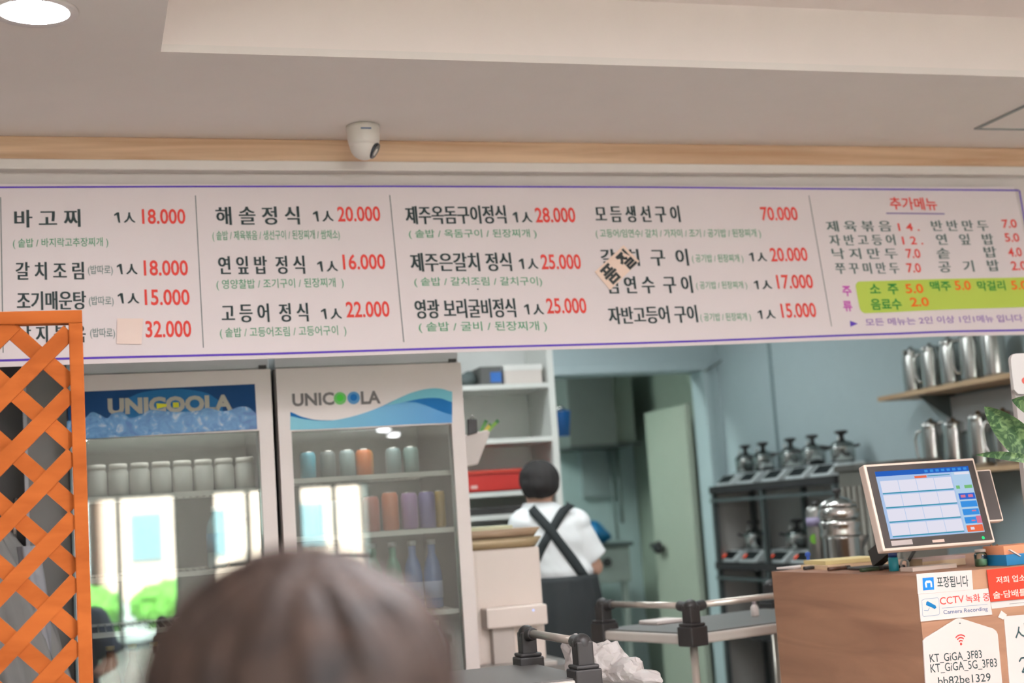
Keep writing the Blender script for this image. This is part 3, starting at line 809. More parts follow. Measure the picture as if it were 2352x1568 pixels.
for k in range(6):
    x = .71 + k*.076
    lbl = 'clear water bottle on the lowest shelf of the white-header fridge, %s from the handle side' % ordn[k]
    if k == 0:
        bt = thing('water_bottle', lbl, 'bottle', (x, FY+.16, RZ[3]+.001), 0, 'water bottles on the lowest shelf')
        MB().lathe([(.028, 0), (.033, .006), (.033, .13), (.026, .155), (.013, .178), (.013, .19)], n=20).build('body', M_wat, bt, True)
        MB().lathe([(.015, .188), (.015, .205), (.001, .206)], n=14).build('cap', M_bcap, bt, True)
    else: dup(bt, lbl, (x, FY+.16, RZ[3]+.001))

# pouch on the side of the fridge, with straws and a black clip
PX = 1.2
t = thing('wall_pouch', 'white slanted pouch hung on the fridge side, holding green and yellow stick packs', 'pouch', (PX+.05, 4.72, 1.5))
PP = Plane((PX+.02, 4.70, 1.5), (1, 0, 0), (0, 0, 1))
q = [PP.pix(*p) for p in ((1066, 1000), (1120, 986), (1126, 994), (1098, 1066), (1068, 1072))]
MB().prism([PP.at(a.x, a.y) for a in q], (0, .05, 0)).build('pouch', M_paper, t, bevel=.004)
t2 = thing('clip', 'small black clip above the white pouch on the fridge side', 'clip', (PX+.02, 4.69, 1.62))
q = [PP.pix(*p) for p in ((1073, 963), (1094, 963), (1095, 994), (1074, 1000))]
MB().prism([PP.at(a.x, a.y, .012) for a in q], (0, .014, 0)).build('jaw', M_black, t2, bevel=.002)
MB().tube([PP.at(*PP.pix(1080, 962), .005), PP.at(*PP.pix(1083, 953), .005), PP.at(*PP.pix(1088, 962), .005)], .002).build('lever', M_steel, t2)
for k, ((ua, va), (ub, vb), m, nm) in enumerate((((1108, 990), (1121, 964), mat('stick_green', (90, 150, 70), .5), 'green stick pack leaning left in the white pouch'), ((1115, 992), (1132, 972), mat('stick_yellow', (206, 186, 66), .5), 'yellow stick pack between two green ones in the pouch'), ((1122, 993), (1151, 963), mat('stick_lime', (130, 176, 70), .5), 'lime stick pack leaning furthest out of the white pouch'))):
    a = PP.at(*PP.pix(ua - (ub-ua)*.5, va + (va-vb)*.5), -.02 - .008*k); b = PP.at(*PP.pix(ub, vb), -.02 - .008*k)
    tk = thing('stick_pack', nm, 'packet', a, 0, 'stick packs in the pouch')
    MB().bar(a, b, .011, .006, (0, 1, 0)).build('sleeve', m, tk)
    MB().bar(b - (b-a)*.12, b, .0125, .007, (0, 1, 0)).build('seal', mat('seal_green', (50, 110, 60), .5), tk)

# ------------------------------------------------------------------ behind the trellis
MB().box((-3.2, 4.75, 0), (-.175, 4.8, 2.2)).build('partition', M_black, None, kind='structure').name = 'wall_partition'
t = thing('tall_cabinet', 'tall plain grey cabinet between the trellis and the blue-header fridge', 'cabinet', (-.11, 4.72, 0))
MB().box((-.172, 4.62, 0), (-.045, 4.95, 1.95)).build('body', mat('cabinet_grey', (118, 116, 112), .5), t, bevel=.003)
MB().box((-.176, 4.615, .05), (-.165, 4.625, 1.95)).build('edge_trim', mat('cabinet_edge', (170, 170, 174), .4), t)
# grey jacket on a hook
t = thing('jacket', 'grey jacket hanging in folds behind the wooden trellis', 'jacket', (-.2, 4.45, 1.42))
def jk(s, q):
    a = 2*math.pi*s; z = .62 + .80*q
    top = max(0, (q-.85)/.15)
    rx = (.115 + .03*(1-q))*(1 - .62*top); ry = (.055 + .025*(1-q))*(1 - .6*top)
    f = 1 + .16*math.sin(7*a + 3*q) + .09*math.sin(13*a + 9*q)
    return Vector((-.235 + .04*math.sin(q*5) + rx*f*math.cos(a), 4.45 + ry*f*math.sin(a), z))
MB().grid(jk, 72, 24).build('body', mat('jacket_grey', (128, 128, 126), .85, var=.15, scale=14), t)
def sl(s, q):
    a = 2*math.pi*s; z = .78 + .58*q
    f = 1 + .13*math.sin(5*a + 12*q)
    return Vector((-.115 - .045*q + .032*f*math.cos(a), 4.43 + .035*f*math.sin(a), z))
MB().grid(sl, 40, 24).build('sleeve', mat('jacket_sleeve', (150, 152, 156), .85, var=.1, scale=14), t)
MB().tube([(-.2, 4.74, 1.5), (-.2, 4.5, 1.5), (-.2, 4.45, 1.47), (-.2, 4.43, 1.40), (-.2, 4.46, 1.385)], .005).build('hook', M_steel, t)

# ------------------------------------------------------------------ white open shelves at the back
SY0, SY1 = 6.2, 6.55
SX0, SX1 = 1.30, 2.085
t = thing('shelf_unit', 'tall white open shelf unit behind the aproned person, right of the fridges', 'shelf', (1.69, 6.37, 0))
M_shw = mat('shelf_white', (228, 228, 224), .5, var=.01)
for x in (SX0, SX1-.028): MB().box((x, SY0, 0), (x+.03, SY1, 2.42)).build('upright', M_shw, t)
MB().box((SX0+.03, SY1-.01, .06), (SX1-.028, SY1, 2.42)).build('back_panel', mat('shelf_back', (226, 226, 224), .6), t)
shz = [P(1200, v, y=SY0).z for v in (880, 1004)] + [P(1120, v, y=SY0).z for v in (1130, 1183)] + [1.12, .75, .35]
for z in shz: MB().box((SX0+.03, SY0, z-.022), (SX1-.028, SY1-.01, z)).build('shelf', M_shw, t)
def boxthing(name, label, cat, a, b, m, bevel=.003, group=None, extra=None):
    t = thing(name, label, cat, ((a[0]+b[0])/2, (a[1]+b[1])/2, min(a[2], b[2])), 0, group)
    MB().box(a, b).build('body', m, t, bevel=bevel)
    return t
z = shz[0] + .001
t = boxthing('carton', 'white carton on the top shelf of the white shelf unit', 'box', (1.855, SY0+.02, z), (2.035, SY0+.2, z+.085), M_paper)
MB().box((1.853, SY0+.018, z+.062), (2.037, SY0+.202, z+.088)).build('lid', mat('carton_lid', (236, 234, 230), .6), t)
t = boxthing('carton', 'dark grey carton with a blue label on the top shelf beside the white carton', 'box', (1.742, SY0+.03, z), (1.845, SY0+.2, z+.085), mat('carton_dark', (92, 92, 90), .6))
MB().box((1.79, SY0+.027, z+.012), (1.842, SY0+.03, z+.058)).build('blue_label', mat('label_royal', (44, 108, 190), .5), t)
t = thing('bag', 'small dark slumped bag at the fridge end of the top shelf', 'bag', (1.68, SY0+.11, z+.004))
from_mesh('body', blob([('e', (0, 0, .028), (.07, .06, .03)), ('e', (.03, 0, .045), (.03, .04, .03))], .008, 8), mat('bag_dark', (88, 98, 98), .6), t)
z = shz[2] + .001
t = thing('red_tray', 'red plastic basket on the middle shelf behind the aproned person', 'basket', (1.77, SY0+.12, z))
c = MB(); x0, x1, y0, y1, h = 1.6, 1.925, SY0+.01, SY0+.25, .092
c.box((x0, y0, z), (x1, y1, z+.006)); c.box((x0, y0, z), (x1, y0+.006, z+h)); c.box((x0, y1-.006, z), (x1, y1, z+h)); c.box((x0, y0, z), (x0+.006, y1, z+h)); c.box((x1-.006, y0, z), (x1, y1, z+h))
c.build('body', mat('basket_red', (196, 46, 40), .45), t)
c = MB(); c.box((x0-.008, y0-.008, z+h-.008), (x1+.008, y0+.004, z+h+.006)); c.box((x0-.008, y1-.004, z+h-.008), (x1+.008, y1+.008, z+h+.006))
c.box((x0-.008, y0, z+h-.008), (x0+.004, y1, z+h+.006)); c.box((x1-.004, y0, z+h-.008), (x1+.008, y1, z+h+.006)); c.build('rim', mat('basket_rim', (206, 66, 52), .45), t)
MB().box((1.66, y0-.001, z+.018), (1.69, y0, z+.032)).build('mark', mat('mark_pale', (226, 190, 184), .5), t)
z = shz[3] + .001
t = boxthing('pan_lid_box', 'black shallow box on the shelf beneath the red basket', 'box', (1.62, SY0+.02, shz[3]+.001), (2.0, SY0+.28, shz[3]+.034), M_black)
# kitchen tools in the low bay
z = shz[4] + .001
t = thing('ladle', 'steel ladle lying on the shelf left of the aproned person', 'ladle', (1.72, SY0+.06, z))
c = MB(); c.tube([(1.84, SY0+.05, z+.115), (1.78, SY0+.05, z+.145), (1.735, SY0+.05, z+.165)], .009); c.ball((1.722, SY0+.05, z+.17), (.022, .022, .016)); c.build('body', M_steel, t)
t = boxthing('crate', 'grey-green tray of utensils on the shelf left of the aproned person', 'tray', (1.6, SY0+.02, z), (1.95, SY0+.25, z+.1), mat('tray_green', (120, 134, 126), .5))
MB().box((1.595, SY0+.015, z+.09), (1.955, SY0+.255, z+.104)).build('rim', mat('tray_rim', (150, 160, 152), .5), t)

# ------------------------------------------------------------------ white dispenser on its cabinet
t = thing('low_cabinet', 'low white cabinet under the cream dispenser', 'cabinet', (1.36, 4.82, 0))
MB().box((1.215, 4.62, .06), (1.56, 5.08, .83)).build('body', M_white, t, bevel=.004)
MB().box((1.205, 4.60, .83), (1.57, 5.10, .85)).build('worktop', mat('worktop_grey', (120, 116, 112), .4), t)
MB().box((1.22, 4.615, .1), (1.555, 4.62, .8)).build('door', M_white, t)
DY = 4.70
t = thing('dispenser', 'cream white water dispenser with a projecting spout block, beside the fridge', 'dispenser', (1.36, 4.85, .85))
M_disp = mat('dispenser_cream', (232, 218, 208), .4, var=.01)
MB().box((1.205, DY, .865), (1.485, DY+.30, 1.243)).build('body', M_disp, t, bevel=.006)
MB().box((1.262, DY-.075, .985), (1.475, DY-.0005, 1.052)).build('spout_block', M_disp, t, bevel=.006)
MB().box((1.205, DY-.012, .865), (1.256, DY-.0005, 1.243)).build('side_panel', M_disp, t, bevel=.003)
MB().box((1.288, DY-.04, .865), (1.365, DY-.0005, .984)).build('neck', mat('dispenser_shade', (196, 186, 178), .5), t, bevel=.003)
MB().box((1.205, DY-.10, .8505), (1.49, DY+.30, .866)).build('base', mat('dispenser_base', (178, 172, 166), .4), t, bevel=.003)
MB().cyl((1.425, DY-.076, 1.035), (1.425, DY-.0745, 1.035), .0035, 12).build('indicator', emitter('indicator_blue', (.45, .55, 1.0), 1.6), t)
t0 = thing('wooden_tray', 'shallow wooden serving tray lying on the cream dispenser, the lower of two', 'tray', (1.358, DY+.15, 1.2435), 0, 'trays on the dispenser')
M_trw = wood('tray_wood', (190, 164, 136), (156, 130, 104), 'X', 4, 12)
def tray_mesh(w, d, h, r):
    c = MB(); n = 40
    pr = [(.86, 0), (1.0, h), (.965, h), (.84, .008), (.0001, .008)]
    vs = []; fs = []
    for k, zz in pr:
        for i in range(n):
            a = 2*math.pi*i/n; ca, sa = math.cos(a), math.sin(a)
            e = 1/ (abs(ca)**6 + abs(sa)**6)**(1/6)
            vs.append((w/2*k*ca*e, d/2*k*sa*e, zz))
    for j in range(len(pr)-1): fs += [(j*n+i, j*n+(i+1) % n, (j+1)*n+(i+1) % n, (j+1)*n+i) for i in range(n)]
    c.add(vs, fs, True); c.f.append([i for i in reversed(range(n))]); c.mi.append(0); c.sm.append(False)
    return c
tray_mesh(.31, .30, .034, .03).build('body', mat('tray_gold', (176, 156, 122), .35, .2), t0, True)
t1 = thing('wooden_tray', 'brown wooden serving tray stacked on top, holding pale papers', 'tray', (1.356, DY+.15, 1.279), 0, 'trays on the dispenser')
tray_mesh(.31, .30, .03, .03).build('body', M_trw, t1, True)
t = boxthing('paper_stack', 'pale green paper stack in the upper wooden tray', 'paper', (1.235, DY+.05, 1.2885), (1.41, DY+.25, 1.322), mat('paper_pale_green', (206, 206, 176), .8))

# ------------------------------------------------------------------ kitchen shell
OY = 8.3; OX0, OX1, OZ = 2.787, 3.798, 2.195
KX = 3.9
c = MB(); c.box((XL, OY, 0), (OX0, OY+.2, 2.75)); c.box((OX1, OY, 0), (KX, OY+.2, 2.75)); c.box((OX0, OY, OZ), (OX1, OY+.2, 2.75))
struct('wall_kitchen_back', c, M_kwall)
struct('wall_kitchen_right', MB().box((KX, 4.35, 0), (KX+.1, OY+.2, 2.75)), M_kwall)
struct('ceiling_kitchen', MB().box((XL, 4.3, 2.75), (4.6, 11.2, 2.8)), mat('kitchen_ceiling', (220, 226, 226), .9))
M_inner = mat('inner_wall', (182, 198, 197), .8, var=.05)
struct('wall_inner_back', MB().box((XL, 10.1, 0), (4.6, 10.2, 2.75)), M_inner)
struct('wall_inner_right', MB().box((3.99, OY+.2, 0), (4.09, 10.1, 2.75)), mat('inner_wall_green', (146, 154, 140), .8))
c = MB(); c.box((OX0-.045, OY-.012, 0), (OX0, OY, OZ+.045)); c.box((OX1, OY-.012, 0), (OX1+.045, OY, OZ+.045)); c.box((OX0, OY-.012, OZ), (OX1, OY, OZ+.045))
struct('trim_3', c, mat('door_trim', (178, 192, 195), .6), bevel=.004)
c = MB(); c.box((KX-.014, 7.55, 0), (KX, 7.565, 2.75)); struct('trim_4', c, mat('seam_grey', (136, 152, 155), .7))
d = struct('door_1', MB().box((3.745, 8.52, .01), (3.785, 9.22, 2.0)), mat('door_green', (168, 173, 157), .6, var=.03), bevel=.003)
c = MB(); c.cyl((3.745, 9.13, 1.09), (3.735, 9.13, 1.09), .028, 20); c.cyl((3.745, 9.13, 1.09), (3.69, 9.13, 1.09), .012, 12); c.bar((3.69, 9.14, 1.09), (3.69, 9.0, 1.09), .022, .03); c.ball((3.70, 9.05, 1.075), (.03, .06, .04)); c.build('door_handle', M_black, d)
# tubes of the kitchen
COOL = (0.90, 0.98, 0.99)
M_tube = emitter('tube_glow', COOL, KITCHEN_L)
for k, (x, y) in enumerate(((2.0, 4.95), (2.4, 7.2), (.5, 5.6))):
    t = thing('tube_light', 'cool white tube light on the kitchen ceiling, ' + ('nearest the menu banner', 'nearest the doorway', 'over the fridges')[k], 'ceiling light', (x, y, 2.75), 0, 'kitchen tube lights')
    MB().box((-.62, -.14, -.03), (.62, .14, 0)).build('tray', M_ring, t, True)
    MB().box((-.6, -.12, -.04), (.6, .12, -.03)).build('diffuser', M_tube, t, True)
t = thing('tube_light', 'dim tube light on the ceiling of the room beyond the doorway', 'ceiling light', (1.7, 8.95, 2.75))
MB().box((-.62, -.14, -.03), (.62, .14, 0)).build('tray', M_ring, t, True)
MB().box((-.6, -.12, -.04), (.6, .12, -.03)).build('diffuser', emitter('tube_dim', (.84, 1.0, .95), KITCHEN_L*2.3), t, True)
# loose cable over the doorway
c = MB(); a = P(1618, 852, y=OY-.02); b = P(1690, 792, y=OY-.1)
c.tube([a + (b-a)*i/8 + Vector((0, 0, -.02*math.sin(math.pi*i/8))) for i in range(9)] + [b + Vector((.05, 0, .2))], .006)
tag(c.build('cable', mat('cable_grey', (110, 116, 116), .6)), 'thin grey cable running up the wall from the doorway corner', 'cable')

# beyond the doorway
t = thing('extractor_box', 'dark metal extractor box hanging high beyond the doorway', 'extractor', (3.45, 9.75, 1.81))
M_hood = mat('hood_dark', (104, 106, 102), .5, .2, var=.08)
MB().box((3.285, 9.5, 1.815), (3.64, 10.05, 2.38)).build('body', M_hood, t, bevel=.004)
MB().box((3.645, 9.55, 1.825), (3.80, 10.05, 2.36)).build('side_duct', mat('hood_side', (128, 134, 124), .5, .2), t, bevel=.004)
MB().box((3.28, 9.495, 1.80), (3.81, 10.06, 1.815)).build('lip', mat('hood_lip', (70, 72, 70), .5), t)
t = boxthing('notice_board', 'plain grey board on the wall under the extractor box', 'board', (3.55, 10.06, 1.45), (3.80, 10.1, 1.84), mat('board_grey', (156, 166, 166), .7))
for q0, q1, r_, nm in (((3.80, 9.95, 1.80), (3.80, 9.95, 1.25), .014, 'thicker grey pipe dropping from the extractor box beyond the doorway'), ((3.74, 9.96, 1.82), (3.76, 9.96, 1.13), .01, 'thinner grey pipe running down to the range beyond the doorway')):
    tag(MB().tube([q0, q1], r_).build('gas_pipe', mat('pipe_grey', (150, 160, 158), .4, .5)), nm, 'pipe', 'pipes beyond the doorway')
t = thing('cooking_range', 'steel cooking range with a round knob beyond the doorway', 'stove', (3.25, 9.5, 0))
M_rng = mat('range_steel', (150, 158, 152), .5, .15, var=.1)
MB().box((2.86, 9.2, .86), (3.55, 9.85, 1.10)).build('body', M_rng, t, bevel=.004)
MB().box((2.84, 9.17, 1.10), (3.57, 9.88, 1.125)).build('top', mat('range_top', (84, 92, 92), .4, .5), t)
for x in (3.05, 3.375): MB().cyl((x, 9.2, 1.0), (x, 9.17, 1.0), .03, 20).build('knob', M_black, t)
for x in (2.9, 3.51):
    for y in (9.24, 9.8): MB().box((x-.02, y-.02, 0), (x+.02, y+.02, .86)).build('leg', M_rng, t)
MB().box((2.88, 9.22, .48), (3.53, 9.82, .5)).build('undershelf', M_rng, t)
MB().tube([(2.95, 9.35, 1.137), (3.0, 9.3, 1.15), (3.12, 9.4, 1.15)], .012).build('grate', M_black, t)
t = thing('container', 'pale translucent tub on the undershelf of the range', 'tub', (3.33, 9.4, .5))
MB().lathe([(.10, 0), (.13, .16), (.13, .2), (.12, .2)], n=24).build('body', mat('tub_pale', (170, 190, 186), .5), t, True)
MB().lathe([(.134, .195), (.134, .21), (.001, .215)], n=24).build('lid', mat('tub_lid', (190, 206, 200), .5), t, True)
t = thing('plastic_bag', 'crumpled blue plastic bag on the range beyond the doorway', 'bag', (3.36, 9.35, 1.128))
def crumple(s=1.0, seed=0, amp=.35):
    def fn(v):
        n_ = noise.noise_vector(v*14/s + Vector((seed, 0, 0)))
        return v + n_*.022*s*amp*2
    return fn
from_mesh('body', blob([('e', (0, 0, .07), (.085, .08, .075)), ('e', (.05, 0, .05), (.07, .07, .055)), ('e', (-.03, 0, .11), (.05, .05, .05))], .008, 4), mat('bag_blue', (34, 110, 160), .3, var=.25, scale=20), t, crumple(1, 3, .4))
t = thing('scoop_cup', 'blue plastic cup hung beside the doorway with a shiny handle', 'cup', (2.782, 8.16, 1.81))
M_bluep = mat('cup_blue', (28, 92, 158), .25)
MB().lathe([(.036, 0), (.052, .15), (.054, .152), (.050, .152), (.034, .004), (.0001, .004)], n=28).build('body', M_bluep, t, True)
c = MB(); c.tube([(-.05, 0, .145), (-.05, -.012, .165), (0, -.02, .172), (.02, 0, .16)], .009); c.build('handle', M_steel, t, True)
MB().box((-.012, .05, .1), (.012, .128, .12)).build('bracket', M_steel, t, True)

# ------------------------------------------------------------------ induction rack along the right wall
RX0, RX1 = 3.6, 3.885
t = thing('kitchen_rack', 'dark steel rack with induction burners along the right kitchen wall', 'rack', (3.74, 7.16, 0))
M_rack = mat('rack_steel', (84, 90, 90), .5, .3, var=.08); M_rackd = mat('rack_dark', (176, 172, 168), .8, spec=.2); M_rshelf = mat('rack_shelf', (58, 57, 57), .8, spec=.2)
for zt, nm, th in ((1.447, 'shelf', .042), (1.372, 'rail', .02), (.998, 'shelf', .042), (.915, 'rail', .02), (.60, 'shelf', .03), (.25, 'shelf', .03)):
    MB().box((RX0, 6.42, zt-th), (RX1 if nm == 'shelf' else RX0+.025, 7.93, zt)).build(nm, M_rshelf if nm == 'shelf' else M_rack, t)
for y in (7.9, 7.25, 6.44):
    MB().box((RX0+.002, y-.014, 0), (RX0+.03, y+.014, 1.418)).build('post', M_rack, t)
    MB().box((RX1-.03, y-.014, 0), (RX1, y+.014, 1.418)).build('post', M_rack, t)
MB().box((RX1-.004, 6.42, .02), (RX1, 7.93, 1.41)).build('back_panel', M_rackd, t)
MB().box((RX0+.03, 7.926, .02), (RX1, 7.93, 1.41)).build('side_panel', M_rackd, t)
M_indw = mat('burner_silver', (218, 224, 224), .4, .1); M_indg = mat('burner_panel', (24, 30, 32), .6, spec=.2)
M_led = emitter('led_red', (1.0, .12, .05), 1.6)
def burner(y, z, label, on):
    t = thing('induction_burner', label, 'burner', (3.75, y, z), 0, 'induction burners on the rack')
    c = MB(); y0, y1 = -.105, .105
    prof = [(-.115, 0), (-.115, .012), (-.055, .062), (.10, .068), (.10, 0)]
    a = [Vector((x, y0, zz)) for x, zz in prof]
    c.prism(list(reversed(a)), (0, y1-y0, 0)); c.build('body', M_indw, t, True, bevel=.003)
    n = Vector((-.05, 0, .06)).normalized(); d = Vector((.06, 0, .05)).normalized()
    o = Vector((-.115, 0, .012)) + n*.0012
    MB().poly([o + d*.006 + Vector((0, .09, 0)), o + d*.006 + Vector((0, -.08, 0)), o + d*.072 + Vector((0, -.08, 0)), o + d*.072 + Vector((0, .09, 0))]).build('control_panel', M_indg, t, True)
    MB().cyl((.025, 0, .0682), (.025, 0, .071), .072, 32).build('cooktop', mat('ceramic_black', (48, 50, 52), .12), t, True)
    if on:
        q = o + n*.001
        MB().poly([q + d*.018 + Vector((0, .078, 0)), q + d*.018 + Vector((0, .060, 0)), q + d*.045 + Vector((0, .060, 0)), q + d*.045 + Vector((0, .078, 0))]).build('display', M_led, t, True)
ys = [P(u, 1100, x=3.615).y for u in (1652, 1701, 1759, 1815, 1874)]
for k, y in enumerate(ys):
    burner(y, 1.448, 'silver induction burner on the upper rack shelf, %s from the doorway' % ordn[k], False)
yl = [P(u, 1273, x=3.615).y for u in (1655, 1702, 1764, 1819)]
for k, y in enumerate(yl):
    burner(y-.03, .999, 'induction burner with a red display on the lower rack shelf, %s from the doorway' % ordn[k], True)
M_pot = mat('pot_aluminium', (206, 206, 202), .18, 1.0, var=.05)
pot0 = None
def place_pot(x, y, z, label, rz=0.0, s=1.0):
    global pot0
    if pot0 is None:
        pot0 = thing('pressure_pot', label, 'pot', (x, y, z), rz, 'small pots on the burners')
        MB().lathe([(.052, 0), (.062, .006), (.063, .062), (.066, .066), (.066, .072)], n=32).build('body', M_pot, pot0, True)
        MB().lathe([(.066, .073), (.064, .082), (.05, .098), (.022, .108), (.018, .112)], n=32).build('lid', mat('lid_dark', (120, 126, 124), .25, .9), pot0, True)
        k = MB().lathe([(.016, .110), (.012, .128), (.014, .138), (.034, .146), (.036, .154), (.026, .160), (.001, .161)], n=24).build('knob', M_black, pot0, True)
        c = MB(); c.bar((0, .06, .074), (0, .115, .084), .022, .014); c.build('handle', M_black, pot0, True, bevel=.003)
        c = MB(); c.bar((0, -.06, .074), (0, -.09, .08), .022, .014); c.build('handle', M_black, pot0, True, bevel=.003)
        MB().cyl((-.03, .02, .10), (-.03, .02, .128), .007, 12).build('valve', M_steel, pot0, True)
    else: dup(pot0, label, (x, y, z), rz, s)
for k, u in enumerate((1714, 1755, 1819, 1870, 1938)):
    place_pot(3.775, P(u, 1060, x=3.775).y, 1.52, 'small silver pot with a black knob on the upper burners, %s from the doorway' % ordn[k], .3*k, 1.0)
for k, u in enumerate((1735, 1834)):
    place_pot(3.765, P(u, 1250, x=3.765).y, 1.071, 'small silver pot on the lower burners, %s' % ('nearer the doorway', 'nearer the counter')[k], .5)
# ribbed steel box at the near end of the rack
t = thing('hot_box', 'large dull steel box with ribbed front at the near end of the burner rack', 'steel box', (3.47, 5.7, 0))
M_hot = mat('hotbox_steel', (128, 122, 114), .45, .5, var=.1)
HX = 3.36; HY0 = P(2054, 1045, x=HX).y; HY1 = P(1922, 1060, x=HX).y; HZ = P(2000, 1062, x=HX).z
MB().box((HX, HY0, .1), (HX+.22, HY1, HZ-.03)).build('body', M_hot, t, bevel=.004)
MB().box((HX-.012, HY0-.015, HZ-.03), (HX+.226, HY1+.015, HZ)).build('lid', mat('hotbox_lid', (104, 98, 92), .45, .5), t, bevel=.004)
c = MB()
for i in range(9): c.cyl((HX, HY0+.04+i*(HY1-HY0-.08)/8, .2), (HX, HY0+.04+i*(HY1-HY0-.08)/8, HZ-.1), .011, 8)
c.build('ribs', M_hot, t)
for y in (HY0+.05, HY1-.05): MB().box((HX+.02, y-.02, 0), (HX+.2, y+.02, .1)).build('foot', M_black, t)

# ------------------------------------------------------------------ wall shelves with pitchers
M_board = wood('shelf_board', (206, 176, 140), (172, 138, 104), 'Y', 2, 16)
SXF = 3.65
for z, ya, yb, lbl in ((1.80, 4.6, 6.02, 'wooden wall shelf carrying the upper row of steel pitchers'), (1.425, 4.6, 5.86, 'pale wall shelf carrying the lower row of steel pitchers')):
    t = thing('wall_shelf', lbl, 'shelf', (3.775, (ya+yb)/2, z), 0, 'wall shelves')
    MB().box((SXF, ya, z-.022), (KX, yb, z)).build('board', M_board, t, bevel=.002)
    for y in (4.9, 5.75): MB().prism([(KX, y, z-.022), (KX, y, z-.16), (SXF+.06, y, z-.022)], (0, .012, 0)).build('bracket', M_rack, t)
t = boxthing('wall_panel', 'dark grey panel on the wall between the two pitcher shelves', 'panel', (KX-.03, 4.7, 1.60), (KX, 5.80, 1.765), mat('panel_dark', (200, 200, 200), .6))
pit0 = None
def pitcher(x, y, z, rz, label, s=1.0):
    global pit0
    if pit0 is None:
        pit0 = thing('pitcher', label, 'pitcher', (x, y, z), rz, 'steel water pitchers')
        MB().lathe([(.042, 0), (.046, .004), (.047, .02), (.046, .15), (.043, .175), (.042, .19), (.045, .2), (.042, .2), (.039, .19), (.04, .16)], n=32).build('body', M_steel, pit0, True)
        MB().tube([(.043, 0, .175), (.07, 0, .172), (.083, 0, .14), (.08, 0, .08), (.065, 0, .045), (.045, 0, .04)], .006).build('handle', M_steel, pit0, True)
        MB().lathe([(.040, .196), (.036, .206), (.012, .212), (.008, .222), (.0001, .224)], n=24).build('lid', M_steel, pit0, True)
        MB().prism([(-.043, -.014, .2), (-.06, 0, .203), (-.043, .014, .2), (-.043, 0, .165)], (0, 0, .002)).build('spout', M_steel, pit0, True)
    else: dup(pit0, label, (x, y, z), rz, s)
for k, u in enumerate((2097, 2141, 2186, 2236, 2288)):
    pitcher(3.77, P(u, 860, x=3.77).y, 1.8005, (.4, 2.2, 1.2, 2.6, .9)[k], 'steel water pitcher on the upper wall shelf, %s from its far tip' % ordn[k], (1, .98, 1.02, 1.1, 1.1)[k])
for k, u in enumerate((2145, 2197, 2256, 2314)):
    pitcher(3.77, P(u, 1040, x=3.77).y, 1.4255, (2.0, .6, 1.4, 2.4)[k], 'steel water pitcher on the lower wall shelf, %s from its far end' % ordn[k], (1.1, 1.05, 1.12, 1.1)[k])

# ------------------------------------------------------------------ steel worktable with the steamer
t = thing('worktable', 'steel worktable behind the serving counter', 'table', (2.95, 5.1, 0))
MB().box((2.64, 4.85, .90), (3.4, 5.4, .93)).build('top', M_steeld, t, bevel=.003)
MB().box((2.70, 4.9, .3), (3.35, 5.36, .32)).build('undershelf', M_steeld, t)
for x in (2.68, 3.36):
    for y in (4.9, 5.36): MB().cyl((x, y, 0), (x, y, .9), .018, 14).build('leg', M_steeld, t)
q = P(1936, 1285, d=5.5)
t = thing('steamer_pot', 'tall shiny steel steamer pot with stacked tiers beside the payment terminal', 'pot', (q.x, q.y, .931))
MB().lathe([(.066, 0), (.070, .006), (.070, .25), (.074, .256)], n=40).build('body', M_steel, t, True)
MB().lathe([(.074, .257), (.078, .268), (.072, .282), (.078, .30), (.080, .312), (.072, .322)], n=40).build('tier', M_steel, t, True)
MB().lathe([(.072, .323), (.078, .335), (.080, .352), (.072, .366), (.071, .372)], n=40).build('tier', M_steel, t, True)
MB().lathe([(.074, .373), (.070, .385), (.045, .402), (.018, .410), (.012, .412)], n=40).build('lid', M_steel, t, True)
MB().lathe([(.008, .41), (.008, .424), (.018, .430), (.018, .44), (.001, .446)], n=20).build('knob', M_black, t, True)
q = P(1884, 1285, d=5.7)
t = thing('canister', 'steel canister with a violet label and a green sticker, left of the steamer pot', 'canister', (q.x, q.y, .931))
MB().lathe([(.038, 0), (.042, .005), (.042, .36), (.034, .375), (.02, .38)], n=32).build('body', M_steeld, t, True)
MB().lathe([(.0425, .30), (.0425, .335)], n=32).build('violet_label', mat('label_violet', (150, 140, 170), .6), t, True)
c = MB(); c.add([(-.034 + .014*math.cos(a*.52), -.0275 - .008*math.cos(a*.52), .25 + .02*math.sin(a*.52)) for a in range(12)], [list(range(12))]); c.build('green_sticker', mat('sticker_green', (120, 180, 60), .6), t, True)
MB().lathe([(.014, .38), (.012, .395), (.001, .4)], n=16).build('knob', M_black, t, True)
q = P(1966, 1262, d=5.62)
t = thing('bowl', 'steel bowl in front of the steamer pot', 'bowl', (q.x, q.y, .931))
MB().lathe([(.04, 0), (.05, .02), (.035, .05), (.03, .20), (.045, .23), (.058, .255), (.055, .256), (.02, .22)], n=32).build('body', M_steeld, t, True)

